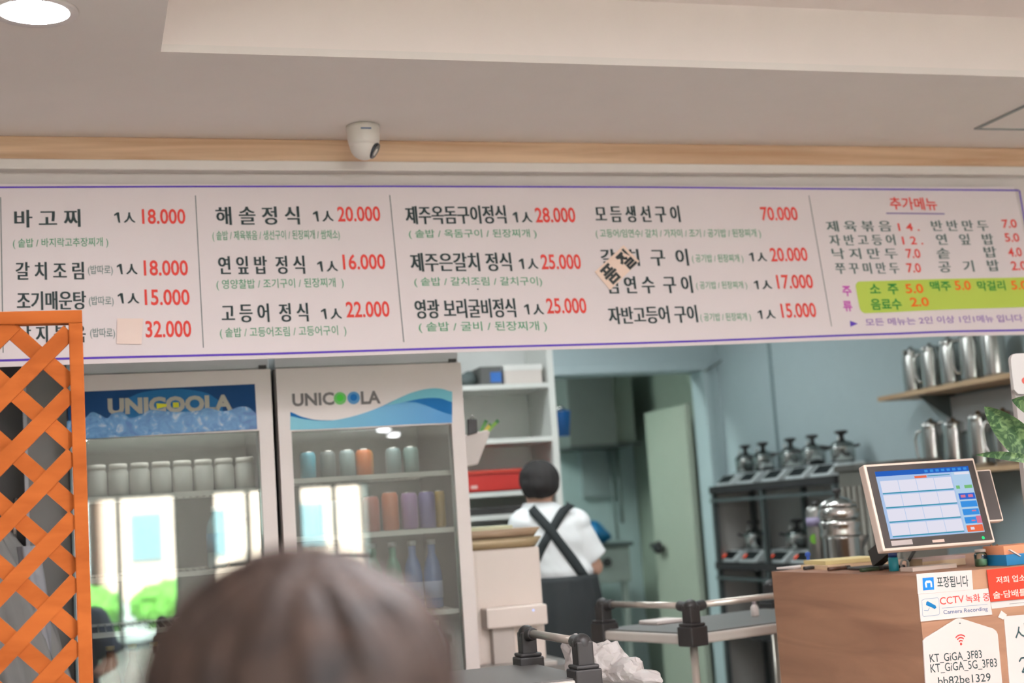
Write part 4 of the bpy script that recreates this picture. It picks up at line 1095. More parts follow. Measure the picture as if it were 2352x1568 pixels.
# ------------------------------------------------------------------ serving counter with its notices
CC = Vector((1.952, 3.12, 1.139)); CR = Vector((math.cos(R(8)), math.sin(R(8)), 0)); CL = (Vector((1.926, 3.849, 1.139)) - CC)
M_cnt = wood('counter_wood', (184, 138, 108), (148, 106, 82), 'XY', 1.6, 9)
t = thing('serving_counter', 'brown wood-grain serving counter covered with notices', 'counter', (2.5, 3.5, 0))
A0 = Vector((CC.x, CC.y, 0)); A1 = A0 + CR*1.25; A3 = A0 + CL; A2 = A3 + CR*1.25
MB().prism([A0, A1, A2, A3], (0, 0, 1.119)).build('body', M_cnt, t)
e = .0
MB().prism([q + Vector((0, 0, 1.119)) for q in (A0, A1, A2, A3)], (0, 0, .02)).build('top', M_cnt, t)
SP = Plane(A0, CR, (0, 0, 1))
zz = lambda pts: [(2080 + x/5.445, 1280 + y/5.445) for x, y in pts]
zp = lambda x, y: (2080 + x/5.445, 1280 + y/5.445)
M_sink = K('sign_ink', (62, 74, 74))
# take-out notice
t, o = card('notice_card', 'white takeaway notice with a small blue emblem, at the top corner of the counter front', 'sign', SP, zz([(150, 458), (838, 400), (820, 155), (130, 205)]), .0015, M_paper)
c = MB(); text_px(c, SP, '포장됩니다', *zp(385, 308), *zp(775, 292), 26, SP.at, o + .0006, .012); c.build('lettering', M_sink, t)
c = MB(); polypx(c, SP, zz([(212, 412), (350, 400), (342, 245), (203, 256)]), o + .0005); c.build('emblem_ground', K('emblem_blue', (40, 128, 206)), t)
c = MB()
polypx(c, SP, zz([(240, 375), (262, 373), (255, 320), (300, 316), (304, 370), (326, 368), (318, 300), (296, 285), (246, 290), (230, 318)]), o + .0009); c.build('emblem', K('emblem_white', (222, 226, 232)), t)
# cctv notice
t, o = card('notice_card', 'white security camera notice with red lettering, below the takeaway notice', 'sign', SP, zz([(178, 800), (1072, 712), (1020, 385), (150, 460)]), .0015, M_paper, off0=.0021)
c = MB(); text_px(c, SP, 'CCTV', *zp(415, 545), *zp(715, 515), 17, SP.at, o + .0006, .004); text_px(c, SP, '녹화 중', *zp(738, 517), *zp(1036, 490), 19, SP.at, o + .0006, .008); c.build('red_lettering', K('sign_red', (222, 76, 66)), t)
c = MB(); text_px(c, SP, 'Camera Recording', *zp(460, 690), *zp(1012, 645), 12, SP.at, o + .0006, .006); c.build('blue_lettering', K('sign_slate', (84, 104, 140)), t)
c = MB()
strip_ab(c, [SP.pix(*zp(440, 632)), SP.pix(*zp(1010, 583))], .0012, SP.at, o + .0006, 1)
q = [SP.pix(*p) for p in zz([(225, 518), (385, 502), (402, 520), (410, 700), (396, 716), (215, 736), (198, 720), (190, 535), (225, 518)])]
strip_ab(c, q, .0013, SP.at, o + .0006, 1)
strip_ab(c, [SP.pix(*zp(215, 660)), SP.pix(*zp(265, 665)), SP.pix(*zp(285, 625))], .002, SP.at, o + .0006, 1)
c.build('outline', K('sign_line', (150, 170, 186)), t)
c = MB(); polypx(c, SP, zz([(240, 592), (318, 625), (350, 645), (370, 625), (362, 600), (262, 545), (245, 555)]), o + .0008); c.build('pictogram', K('sign_blue', (28, 112, 164)), t)
# strip and red notice
t, o = card('notice_strip', 'narrow white strip peeking out under the red notice', 'sign', SP, zz([(1075, 640), (1700, 575), (1700, 500), (1055, 555)]), .0012, M_paper, off0=.0004)
c = MB(); strip_ab(c, [SP.pix(*zp(1290, 580)), SP.pix(*zp(1690, 540))], .001, SP.at, o + .0005, 1); c.build('rule', M_line, t)
t, o = card('notice_card', 'red notice with white lettering at the top of the counter front', 'sign', SP, zz([(1045, 552), (1700, 488), (1700, 80), (998, 155)]), .0015, mat('notice_red', (214, 70, 52), .7, var=.01, spec=.1), off0=.0042)
c = MB(); text_px(c, SP, '저희 업소는', *zp(1110, 284), *zp(1560, 243), 16, SP.at, o + .0006, .012); c.build('lettering', K('sign_cream', (246, 214, 200)), t); c = MB(); text_px(c, SP, '술·담배를 판', *zp(1070, 472), *zp(1620, 415), 17, SP.at, o + .0006, .012); c.build('lettering', K('sign_cream', (246, 214, 200)), t)
# wifi tag
t = thing('wifi_tag', 'white house-shaped wifi tag with a red signal emblem on the counter front', 'sign', SP.at(*SP.pix(2205, 1500)))
q = [SP.pix(*p) for p in zz([(260, 1990), (1225, 1890), (1140, 960), (1120, 915), (1080, 885), (700, 765), (660, 755), (620, 765), (230, 1005), (205, 1040)])]
MB().prism([SP.at(a.x, a.y, .0045) for a in q], -SP.n*.004).build('plate', mat('tag_white', (222, 208, 201), .6, var=.01, spec=.2), t, bevel=.001)
for r_ in (('KT_GiGA_3F83', *zp(285, 1268), *zp(935, 1212), 22), ('KT_GiGA_5G_3F83', *zp(295, 1394), *zp(1125, 1318), 23), ('bb82be1329', *zp(390, 1545), *zp(1045, 1492), 19)):
    c = MB(); text_px(c, SP, *r_, SP.at, .0051, .005); c.build('lettering', M_sink, t)
c = MB(); cx, cy = zp(676, 1080); q0 = SP.pix(cx, cy)
for rr in (.0165, .0115, .0063):
    c.add([], []); pts = [Vector((q0.x + rr*math.cos(a), q0.y + rr*math.sin(a))) for a in [R(48 + 84*i/12) for i in range(13)]]
    k = 1.35
    pts = [Vector((q0.x + (p.x-q0.x)*k, q0.y + (p.y-q0.y)*k)) for p in pts]
    strip_ab(c, pts, .0033, SP.at, .0051, 1)
c.add([SP.at(q0.x + .0035*math.cos(a*.63), q0.y + .0035*math.sin(a*.63), .0051) for a in range(10)], [list(range(10))])
c.build('signal_emblem', K('signal_red', (196, 70, 64)), t)
discm = MB(); discpx(discm, SP, *zp(662, 822), 2, .0051); discm.build('pin_hole', M_line, t)
# handwritten note
t, o = card('note_sheet', 'white handwritten sheet taped to the counter front, right of the wifi tag', 'paper', SP, zz([(1330, 2000), (1800, 1960), (1760, 690), (1225, 735)]), .001, M_paper)
c = MB(); polypx(c, SP, zz([(1150, 745), (1215, 775), (1262, 715), (1190, 662)]), o + .0006); c.build('tape', mat('tape_pale', (220, 212, 206), .4), t)
c = MB(); wpen = .0045
for s in ([(1410, 862), (1402, 930), (1372, 1005)], [(1405, 920), (1440, 965), (1490, 990)], [(1478, 815), (1490, 900), (1500, 1030)], [(1412, 1302), (1440, 1255), (1480, 1250), (1500, 1290), (1490, 1350), (1450, 1435), (1540, 1415)]):
    strip_ab(c, [SP.pix(*p) for p in zz(s)], wpen, SP.at, o + .0008, 1)
c.build('handwriting', K('pen_teal', (64, 86, 88)), t)

# ------------------------------------------------------------------ payment terminal
TT = R(14)
MO = P(2029, 1266, y=3.175)
MP = Plane(MO, (1, .0, 0), (0, math.sin(TT), math.cos(TT)))
mw = MP.pix(2289, 1252).x; mh = (MP.pix(2000, 1065).y + MP.pix(2258, 1050).y)/2
t = thing('payment_terminal', 'touch-screen payment terminal with a lit order screen on the counter', 'terminal', (MO.x + mw/2, MO.y + .05, 1.139))
def slab(x0, y0, x1, y1, z0, z1):
    return [MP.at(x0, y0, z1), MP.at(x1, y0, z1), MP.at(x1, y1, z1), MP.at(x0, y1, z1)], MP.n*(z0 - z1)
M_shell = mat('terminal_shell', (226, 204, 188), .4, var=.01)
c = MB(); a, e = slab(0, 0, mw, mh, -.03, 0); c.prism(a, e); c.build('housing', M_shell, t, bevel=.004)
g = .007
c = MB(); a, e = slab(g, g, mw-g, mh-g, -.002, .0012); c.prism(a, e); c.build('bezel', mat('bezel_black', (62, 56, 54), .25), t)
sx0, sx1, sy0, sy1 = mw*.080, mw*.922, mh*.128, mh*.905
EM = lambda n, r: emitter(n, tuple(S(*r)[:3]), 1.0)
sm = [EM('scr_base', (172, 196, 232)), EM('scr_bar', (44, 98, 190)), EM('scr_cell', (226, 224, 238)), EM('scr_teal', (70, 150, 176)), EM('scr_orange', (236, 112, 76)), EM('scr_green', (120, 186, 120)), EM('scr_navy', (56, 104, 204)), EM('scr_sky', (64, 146, 224)), EM('scr_side', (178, 206, 232)), EM('scr_pink', (216, 120, 150))]
c = MB()
def sq(a0, b0, a1, b1, k, lv):
    c.cur = k
    X0 = sx0 + (sx1-sx0)*a0; X1 = sx0 + (sx1-sx0)*a1; Y1 = sy1 - (sy1-sy0)*b0; Y0 = sy1 - (sy1-sy0)*b1
    c.add([MP.at(X0, Y0, .0016 + lv*.0002), MP.at(X1, Y0, .0016 + lv*.0002), MP.at(X1, Y1, .0016 + lv*.0002), MP.at(X0, Y1, .0016 + lv*.0002)], [(0, 1, 2, 3)])
sq(0, 0, 1, 1, 0, 0); sq(0, 0, 1, .075, 1, 1); sq(.80, .075, 1, 1, 8, 1); sq(.40, .10, .53, .135, 4, 2); sq(.54, .105, .78, .118, 3, 2)
for i in range(8): sq(.52 + i*.06, .018, .555 + i*.06, .055, 7, 2)
for r_ in range(4):
    y0 = .145 + r_*.212
    for k in range(4): sq(.03 + k*.19, y0, .215 + k*.19, y0 + .175, 2, 2)
    sq(.03, y0 + .178, .785, y0 + .197, 3, 3)
sq(.83, .085, .99, .12, 2, 2); sq(.815, .285, .855, .335, 5, 2); sq(.905, .285, .99, .335, 5, 2)
sq(.82, .405, .995, .50, 6, 2); sq(.82, .525, .995, .615, 7, 2); sq(.82, .645, .995, .735, 7, 2); sq(.82, .765, .96, .86, 7, 2); sq(.945, .755, 1.0, .865, 9, 3); sq(.82, .885, .995, .985, 4, 2)
sq(.84, .43, .89, .47, 9, 3); sq(.92, .43, .97, .47, 9, 3); sq(.92, .665, .965, .685, 9, 3); sq(.86, .915, .9, .955, 2, 3); sq(.89, .81, .93, .83, 9, 3)
c.build('screen', sm, t, fixn=False)
c = MB(); a, e = slab(mw*.08, mh*.052, mw*.265, mh*.108, .001, .002); c.prism(a, e); c.build('label_strip', mat('strip_grey', (168, 156, 152), .5), t)
c = MB(); a, e = slab(mw*.44, mh*.052, mw*.545, mh*.082, .001, .002); c.prism(a, e); c.build('maker_plate', mat('plate_pale', (206, 178, 164), .5), t)
c = MB(); q = Vector((mw*.895, mh*.062)); c.add([MP.at(q.x + .0045*math.cos(i*.45), q.y + .0045*math.sin(i*.45), .0018) for i in range(14)], [list(range(14))]); c.build('power_light', emitter('led_green', (.05, .9, .3), 1.0), t)
c = MB(); a, e = slab(mw+.001, mh*.245, mw+.046, mh*.86, -.028, -.006); c.prism(a, e); k = c.build('card_reader', M_shell, t, bevel=.004)
c = MB(); a, e = slab(mw+.004, mh*.265, mw+.040, mh*.84, -.007, -.0045); c.prism(a, e); c.build('reader_face', mat('reader_black', (72, 66, 64), .4), k)
MB().box((MO.x + mw*.4, MO.y + .30, 1.1395), (MO.x + mw*.75, MO.y + .42, 1.148)).build('foot', M_dark, t, bevel=.004)
MB().bar((MO.x + mw*.52, MO.y + .33, 1.17), (MO.x + mw*.52, MO.y + .062, 1.28), .045, .03, (1, 0, 0)).build('neck', M_dark, t)

# ------------------------------------------------------------------ clutter on the counter
ZC = 1.1392
def onc(u, v): return P(u, v, z=ZC)
def flat(name, label, cat, u, v, w, d, h, rz, m, z=ZC, bevel=.001, group=None):
    q = P(u, v, z=z); t = thing(name, label, cat, (q.x, q.y, z), R(rz), group)
    MB().box((-w/2, 0, 0), (w/2, d, h)).build('body', m, t, True, bevel=bevel)
    return t, q
M_cream = mat('paper_cream', (232, 206, 170), .8); M_pinkp = mat('paper_pinkish', (222, 196, 190), .8)
t, q = flat('notebook', 'cream notebook lying furthest back on the counter, left of the terminal', 'notebook', 1972, 1302, .20, .15, .012, 3, M_cream)
flat('notebook', 'pale yellow notebook stacked on the cream one, left of the terminal', 'notebook', 1965, 1292, .19, .14, .012, -2, mat('paper_yellow', (224, 206, 150), .8), ZC + .0125)
t, q = flat('paper_sheet', 'white loose receipts at the far left end of the counter', 'paper', 1850, 1304, .10, .07, .006, 20, M_paper)
t, q = flat('receipt_pad', 'grey receipt pad on the counter between receipts and notebooks', 'pad', 1905, 1298, .075, .06, .016, -8, mat('pad_grey', (176, 172, 168), .7))
for k, (u, v, dx, m, nm) in enumerate(((1865, 1308, .05, M_black, 'black marker lying at the left edge of the counter'), (1925, 1310, .06, mat('pen_brown', (96, 66, 52), .4), 'brown pen lying in front of the notebooks'), (2000, 1312, .06, mat('pen_green', (54, 74, 50), .4), 'dark green pen lying beside the blue glue stick'))):
    q = onc(u, v); tk = thing('pen', nm, 'pen', q)
    MB().cyl(q + Vector((-dx/2, 0, .006)), q + Vector((dx/2, .01, .006)), .0055, 12).build('barrel', m, tk)
    MB().cyl(q + Vector((dx/2, .01, .006)), q + Vector((dx/2+.014, .013, .006)), .006, 12).build('cap', M_dark, tk)
q = onc(2054, 1311); t = thing('glue_stick', 'teal glue stick with a navy cap standing under the terminal', 'glue', q)
MB().lathe([(.0125, 0), (.013, .002), (.013, .034), (.0115, .036)], n=24).build('tube', mat('glue_teal', (34, 150, 168), .35), t, True)
MB().lathe([(.0118, .0365), (.0118, .048), (.010, .05), (.0001, .05)], n=24).build('cap', mat('glue_navy', (38, 62, 120), .35), t, True)
q = P(1851, 1281, z=ZC); q = Vector((1.99, 3.62, ZC))
t = thing('stamp', 'small blue stamp at the left back of the counter', 'stamp', P(1858, 1302, z=ZC))
MB().lathe([(.011, 0), (.011, .016), (.005, .022), (.005, .03), (.009, .036), (.007, .044), (.0001, .046)], n=18).build('body', mat('stamp_blue', (46, 88, 176), .4), t, True)
q = onc(2088, 1306); t = thing('scissors', 'pair of scissors with grey grips under the terminal', 'scissors', q)
MB().bar(q + Vector((0, 0, .02)), q + Vector((.028, .01, .046)), .009, .004).build('blade', M_dark, t)
MB().tube([q + Vector((-.012 + .012*math.cos(i*.524), 0, .014 + .012*math.sin(i*.524))) for i in range(12)], .003, closed=True).build('grip', mat('grip_grey', (180, 180, 178), .5), t)
MB().tube([q + Vector((.012 + .012*math.cos(i*.524), .006, .014 + .012*math.sin(i*.524))) for i in range(12)], .003, closed=True).build('grip', mat('grip_grey', (180, 180, 178), .5), t)
flat('order_pad', 'white order pad with a green edge lying at the front of the counter', 'pad', 2148, 1308, .145, .05, .011, 7, mat('pad_cream', (238, 220, 206), .7))
q = onc(2166, 1302)
t, q = flat('paper_stack', 'stack of cream envelopes under the terminal screen', 'paper', 2170, 1301, .145, .06, .026, 7, M_cream)
MB().box((-.0725, -.001, .018), (.0725, .061, .0262)).build('top_sheet', M_pinkp, t, True)
q = onc(2255, 1300); t = thing('jar', 'small glass jar with green sweets beside the envelopes', 'jar', q)
MB().lathe([(.015, 0), (.017, .003), (.017, .03), (.013, .036)], n=22).build('body', M_clear, t, True)
MB().lathe([(.014, .001), (.0155, .004), (.0155, .018), (.0001, .02)], n=18).build('filling', mat('jar_green', (120, 170, 130), .5), t, True)
MB().lathe([(.014, .0365), (.014, .044), (.0001, .045)], n=18).build('lid', mat('jar_lid_pale', (206, 196, 186), .5), t, True)
q = onc(2288, 1297); t = thing('figurine', 'small brown wooden figurine beside the glass jar', 'figurine', q)
from_mesh('body', blob([('e', (0, 0, .012), (.014, .012, .014)), ('e', (0, 0, .03), (.011, .01, .012)), ('e', (.004, -.004, .043), (.008, .008, .008)), ('e', (-.008, 0, .05), (.004, .004, .005)), ('e', (.009, 0, .05), (.004, .004, .005))], .0025, 3), mat('figurine_brown', (150, 96, 54), .5, var=.3, scale=60), t)
q = onc(2335, 1297); t = thing('card_box', 'blue box holding an orange leaflet at the right end of the counter', 'box', q, R(8))
MB().box((-.032, 0, 0), (.10, .09, .028)).build('body', mat('box_blue', (28, 116, 164), .5), t, True, bevel=.001)
MB().box((-.028, .01, .028), (.10, .085, .05)).build('leaflet', mat('leaflet_orange', (226, 150, 110), .6), t, True)
MB().bar((-.02, -.001, .04), (.012, -.002, .022), .008, .003).build('ribbon', M_paper, t, True)

# upright white sign behind the counter's right end and a plant
t = thing('standing_sign', 'white rounded standing sign at the right end of the counter, behind the plant', 'sign', (2.47, 3.36, 1.139))
q = P(2320, 812, d=3.85); zt = q.z; zb = P(2320, 906, d=3.85).z; xs0 = q.x; ys0 = q.y
pl = []
for i in range(7):
    a = math.pi/2 + math.pi/2*i/6; pl.append((xs0 + .02 + .02*math.cos(a), zt - .02 + .02*math.sin(a)))
pl += [(xs0, zb+.012), (xs0+.012, zb), (xs0+.15, zb-.015), (xs0+.15, zt)]
MB().prism([(x, ys0, z) for x, z in pl], (0, .012, 0)).build('board', mat('sign_board', (214, 210, 206), .5), t, bevel=.001)
MB().cyl((xs0+.036, ys0-.0012, (zt+zb)/2-.02), (xs0+.036, ys0-.0002, (zt+zb)/2-.02), .009, 16).build('red_dot', K('dot_red', (206, 100, 92)), t)
MB().box((xs0+.012, ys0+.013, 1.155), (xs0+.13, ys0+.03, zb+.05)).build('stem', mat('sign_stem', (196, 190, 186), .5), t)
MB().box((xs0+.0, ys0-.04, 1.1395), (xs0+.16, ys0+.08, 1.155)).build('foot', mat('sign_stem', (196, 190, 186), .5), t)
t = thing('potted_plant', 'leafy green potted plant with pale-veined leaves at the right edge', 'plant', (2.69, 3.24, 1.1395))
MB().lathe([(.05, 0), (.062, .01), (.075, .12), (.078, .125), (.07, .125), (.066, .11)], n=32).build('pot', mat('pot_white', (220, 212, 204), .4), t, True)
MB().lathe([(.067, .108), (.0001, .114)], n=24).build('soil', mat('soil', (60, 46, 38), .9, var=.3, scale=60), t, True)
def leafmat():
    m = bpy.data.materials.new('leaf'); m.use_nodes = True
    nt = m.node_tree; b = nt.nodes['Principled BSDF']; b.inputs['Roughness'].default_value = .4
    tc = nt.nodes.new('ShaderNodeTexCoord'); wv = nt.nodes.new('ShaderNodeTexNoise'); wv.inputs['Scale'].default_value = 38; wv.inputs['Distortion'].default_value = 1.5
    cr = nt.nodes.new('ShaderNodeValToRGB'); e = cr.color_ramp.elements
    e[0].position = .45; e[0].color = S(36, 72, 36); e[1].position = .70; e[1].color = S(116, 144, 92)
    nt.links.new(tc.outputs['Object'], wv.inputs['Vector']); nt.links.new(wv.outputs['Fac'], cr.inputs[0]); nt.links.new(cr.outputs[0], b.inputs['Base Color'])
    return m
M_leaf = leafmat(); M_stem = mat('stem_green', (84, 110, 62), .5)
top = Vector((2.69, 3.24, 1.25))
LV = [((2258, 908), (2385, 1062), .075, 3.55), ((2322, 900), (2440, 960), .06, 3.55), ((2238, 1024), (2392, 1062), .022, 3.5), ((2560, 930), (2470, 1060), .07, 3.6), ((2500, 830), (2440, 1000), .07, 3.75), ((2390, 850), (2430, 1010), .065, 3.8), ((2640, 1060), (2500, 1110), .06, 3.6)]
for (u0, v0), (u1, v1), wd, dd in LV:
    tip = P(u0, v0, d=dd); base = P(u1, v1, d=dd + .03)
    ax = tip - base; L = ax.length; ax.normalize(); side = ax.cross(ray(u0, v0).normalized()).normalized(); up = side.cross(ax)
    def lf(s, q, base=base, ax=ax, L=L, side=side, up=up, wd=wd):
        wdt = wd*(math.sin(math.pi*min(1, .06 + .94*s)**.8)**.75 if s < 1 else 0)
        k = (q - .5)
        return base + ax*L*s + side*wdt*k + up*(-.25*wdt*(abs(k)*2) + .02*math.sin(math.pi*s)) + Vector((0, 0, -.03*s*s*L*4))
    c = MB(); c.grid(lf, 24, 8); c.build('leaf', M_leaf, t, fixn=False)
    mid = (base + top)/2 + Vector((0, 0, .02))
    MB().tube([top + Vector((0, 0, -.03)), top + (mid-top)*.5 + Vector((0, 0, .02)), mid, base], .0035, 8).build('stalk', M_stem, t)

# ------------------------------------------------------------------ serving carts
M_cartt = mat('cart_mat', (104, 102, 100), .45, var=.04); M_carts = mat('cart_side', (214, 206, 198), .5); M_post = mat('cart_post', (206, 196, 186), .3, .6)
def cart(name, label, loc, rz, long_rails, short_rails, wd):
    L, Wd, ZT = .82, wd, .957
    t = thing(name, label, 'cart', loc, rz, 'serving carts')
    for zt in (ZT, .58, .22):
        k = MB().box((-L/2, -Wd/2, zt-.035), (L/2, Wd/2, zt-.004)).build('tray', M_carts, t, True, bevel=.006)
        MB().box((-L/2+.012, -Wd/2+.012, zt-.0038), (L/2-.012, Wd/2-.012, zt)).build('mat', M_cartt, k, True)
    for sx in (-1, 1):
        for sy in (-1, 1):
            x = sx*(L/2-.025); y = sy*(Wd/2-.025)
            MB().cyl((x, y, .09), (x, y, ZT-.04), .0125, 16).build('post', M_post, t, True)
            c = MB(); c.box((x-.034, y-.034, ZT-.04), (x+.034, y+.034, ZT+.02))
            c.bar((x, y, ZT+.01), (x, y, ZT+.085), .042, .042, (0, 1, 0))
            
            if sy in long_rails: c.cyl((x, y, ZT+.075), (x - sx*.055, y, ZT+.082), .0165, 14)
            if sx in short_rails: c.cyl((x, y, ZT+.075), (x, y - sy*.055, ZT+.082), .0165, 14)
            c.box((x-.03, y-.03, ZT+.02), (x+.03, y+.03, ZT+.03))
            c.ball((x, y, ZT+.08), .023)
            c.build('corner_bracket', M_black, t, True, bevel=.004)
            c = MB(); c.cyl((x, y, .055), (x, y, .095), .011, 12); c.cyl((x, y-.012, .04), (x, y+.012, .04), .04, 20); c.build('caster', M_black, t, True)
    zr = ZT + .082
    for sy in long_rails: MB().cyl((-L/2+.08, sy*(Wd/2-.025), zr), (L/2-.08, sy*(Wd/2-.025), zr), .0105, 14).build('rail', M_post, t, True)
    for sx in short_rails: MB().cyl((sx*(L/2-.025), -Wd/2+.08, zr), (sx*(L/2-.025), Wd/2-.08, zr), .0105, 14).build('rail', M_post, t, True)
    return t
def rot2(x, y, a): return Vector((x*math.cos(a) - y*math.sin(a), x*math.sin(a) + y*math.cos(a), 0))
a1 = R(17); N1 = Vector((1.785, 4.14, 0)); c1 = N1 + rot2(.385, .225, a1)
cart('serving_cart', 'grey serving cart with black brackets standing between the aproned person and the counter', c1, a1, (-1,), (-1,), .50)
a2 = R(2); N2 = Vector((1.137, 3.31, 0)); c2 = N2 + rot2(-.385, .205, a2)
cart('serving_cart', 'grey serving cart at the bottom edge in front of the cream dispenser', c2, a2, (), (1,), .46)
# napkin stack and plastic bag on the carts
q = P(1520, 1430, z=.958); t = thing('napkin_stack', 'white folded napkins lying on the rear serving cart', 'napkin', (q.x, q.y, .958), a1)
MB().box((-.06, -.05, 0), (.06, .05, .012)).build('body', M_paper, t, True, bevel=.003)
q = P(1735, 1418, y=4.5); t = thing('bottle', 'small white bottle standing on the rear serving cart', 'bottle', (q.x, 4.5, .958), 0)
MB().lathe([(.012, 0), (.0135, .003), (.0135, .03), (.006, .04)], n=18).build('body', M_paper, t, True)
MB().lathe([(.0065, .0405), (.0065, .055), (.0001, .056)], n=14).build('cap', mat('cap_pink', (210, 196, 200), .5), t, True)
M_bagm = bpy.data.materials.new('bag_film'); M_bagm.use_nodes = True
b_ = M_bagm.node_tree.nodes['Principled BSDF']; b_.inputs['Base Color'].default_value = S(226, 218, 214); b_.inputs['Roughness'].default_value = .3; b_.inputs['Alpha'].default_value = .6
qb = Vector((1.248, 3.47, 0))
t = thing('plastic_bag', 'translucent white plastic bag slumped beside the front serving cart rail', 'bag', (qb.x, qb.y, .916))
def creased(v):
    a = noise.noise(v*22 + Vector((4, 1, 0))); b = noise.noise(v*48 + Vector((0, 7, 3))); d = abs(noise.noise(v*30 + Vector((9, 0, 2))))
    k = min(1, max(0, v.z/.03))
    n_ = Vector((v.x + .01, v.y, (v.z - .03)*1.6)); n_.normalize()
    v = v + n_*(a*.02 + b*.009 - d*.022)*(.35 + .65*k)
    return Vector((v.x, v.y, max(.001, v.z)))
bo = from_mesh('body', blob([('e', (-.035, .055, .055), (.05, .07, .058)), ('e', (0, .02, .05), (.06, .09, .054)), ('e', (.03, -.05, .035), (.05, .08, .04)), ('e', (.06, -.12, .018), (.04, .07, .022)), ('e', (-.05, .09, .08), (.028, .035, .045))], .0055, 1), M_bagm, t, creased)
for pl_ in bo.data.polygons: pl_.use_smooth = False
dm = bo.modifiers.new('creases', 'DECIMATE'); dm.ratio = .16
# grey step stool that carries the bag
t = thing('side_stand', 'plain grey stand under the plastic bag, beside the front serving cart', 'stand', (1.26, 3.41, 0))
MB().box((1.185, 3.20, .885), (1.335, 3.62, .915)).build('top', mat('stand_grey', (168, 160, 154), .5), t, bevel=.004)
for x in (1.21, 1.31):
    for y in (3.23, 3.59): MB().box((x-.015, y-.015, 0), (x+.015, y+.015, .885)).build('leg', M_steeld, t)

# ------------------------------------------------------------------ people
M_skin = mat('skin', (206, 164, 142), .55, var=.03)
M_lips = mat('lips', (176, 110, 104), .5); M_eye = mat('eye_white', (226, 222, 216), .3); M_iris = mat('iris_dark', (48, 36, 30), .3)

def hand_pieces(w, d, up, side, s=1.0, curl=.5):
    """palm and five bent fingers; w wrist, d pointing direction, up back-of-hand normal, side thumb side"""
    w = Vector(w); d = Vector(d).normalized(); side = Vector(side); side = (side - d*side.dot(d)).normalized(); up = side.cross(d)
    out = [('c', w, w + d*.045*s, .022*s, .026*s)]
    rot = Matrix((side, d, up)).transposed()
    out.append(('e', w + d*.048*s, (.040*s, .050*s, .016*s), rot))
    for k, (o, ln) in enumerate(((.030, .070), (.010, .078), (-.010, .072), (-.029, .056))):
        b = w + d*.088*s + side*o*s; p = b; dd = d.copy()
        for j, f in enumerate((.44, .31, .25)):
            dd = (dd - up*curl*(.35 + .25*j)).normalized(); q = p + dd*ln*f*s
            out.append(('c', p, q, (.0092 - .001*j)*s, (.0086 - .001*j)*s)); p = q
    b = w + d*.03*s + side*.030*s; p = b; dd = (d*.6 + side*.8).normalized()
    for j, ln in enumerate((.034, .030, .024)):
        q = p + dd*ln*s; out.append(('c', p, q, (.0115 - .001*j)*s, (.0105 - .001*j)*s)); p = q; dd = (dd - side*.25 - up*.2).normalized()
    return out

def face_parts(t, hc, fwd, upv, s=1.0):
    """eyes, brows, mouth on a head centred at hc looking along fwd (local coordinates)"""
    fwd = Vector(fwd).normalized(); upv = Vector(upv); rt = fwd.cross(upv).normalized(); upv = rt.cross(fwd)
    rot = Matrix((rt, fwd, upv)).transposed()
    for sg in (-1, 1):
        e = hc + fwd*.083*s + rt*sg*.031*s + upv*.002*s
        o = MB().ball(e, (.013*s, .008*s, .0065*s), 16, 10, rot).build('eye', M_eye, t, True)
        MB().ball(e + fwd*.0052*s, (.0055*s, .0035*s, .0055*s), 14, 8, rot).build('iris', M_iris, o, True)
    MB().ball(hc + fwd*.083*s - upv*.058*s, (.021*s, .008*s, .006*s), 18, 10, rot).build('mouth', M_lips, t, True)

def head_pieces(hc, fwd, upv, s=1.0):
    fwd = Vector(fwd).normalized(); upv = Vector(upv); rt = fwd.cross(upv).normalized(); upv = rt.cross(fwd)
    rot = Matrix((rt, fwd, upv)).transposed()
    pc = [('e', hc + upv*.012*s, (.073*s, .090*s, .105*s), rot), ('e', hc + fwd*.022*s - upv*.05*s, (.056*s, .066*s, .062*s), rot)]
    pc.append(('e', hc + fwd*.072*s - upv*.092*s, (.024*s, .02*s, .018*s), rot))                # chin
    pc.append(('c', hc + fwd*.088*s + upv*.004*s, hc + fwd*.105*s - upv*.026*s, .008*s, .011*s))   # nose
    for sg in (-1, 1): pc.append(('e', hc + rt*sg*.074*s - fwd*.006*s - upv*.01*s, (.011*s, .02*s, .031*s), rot))
    return pc

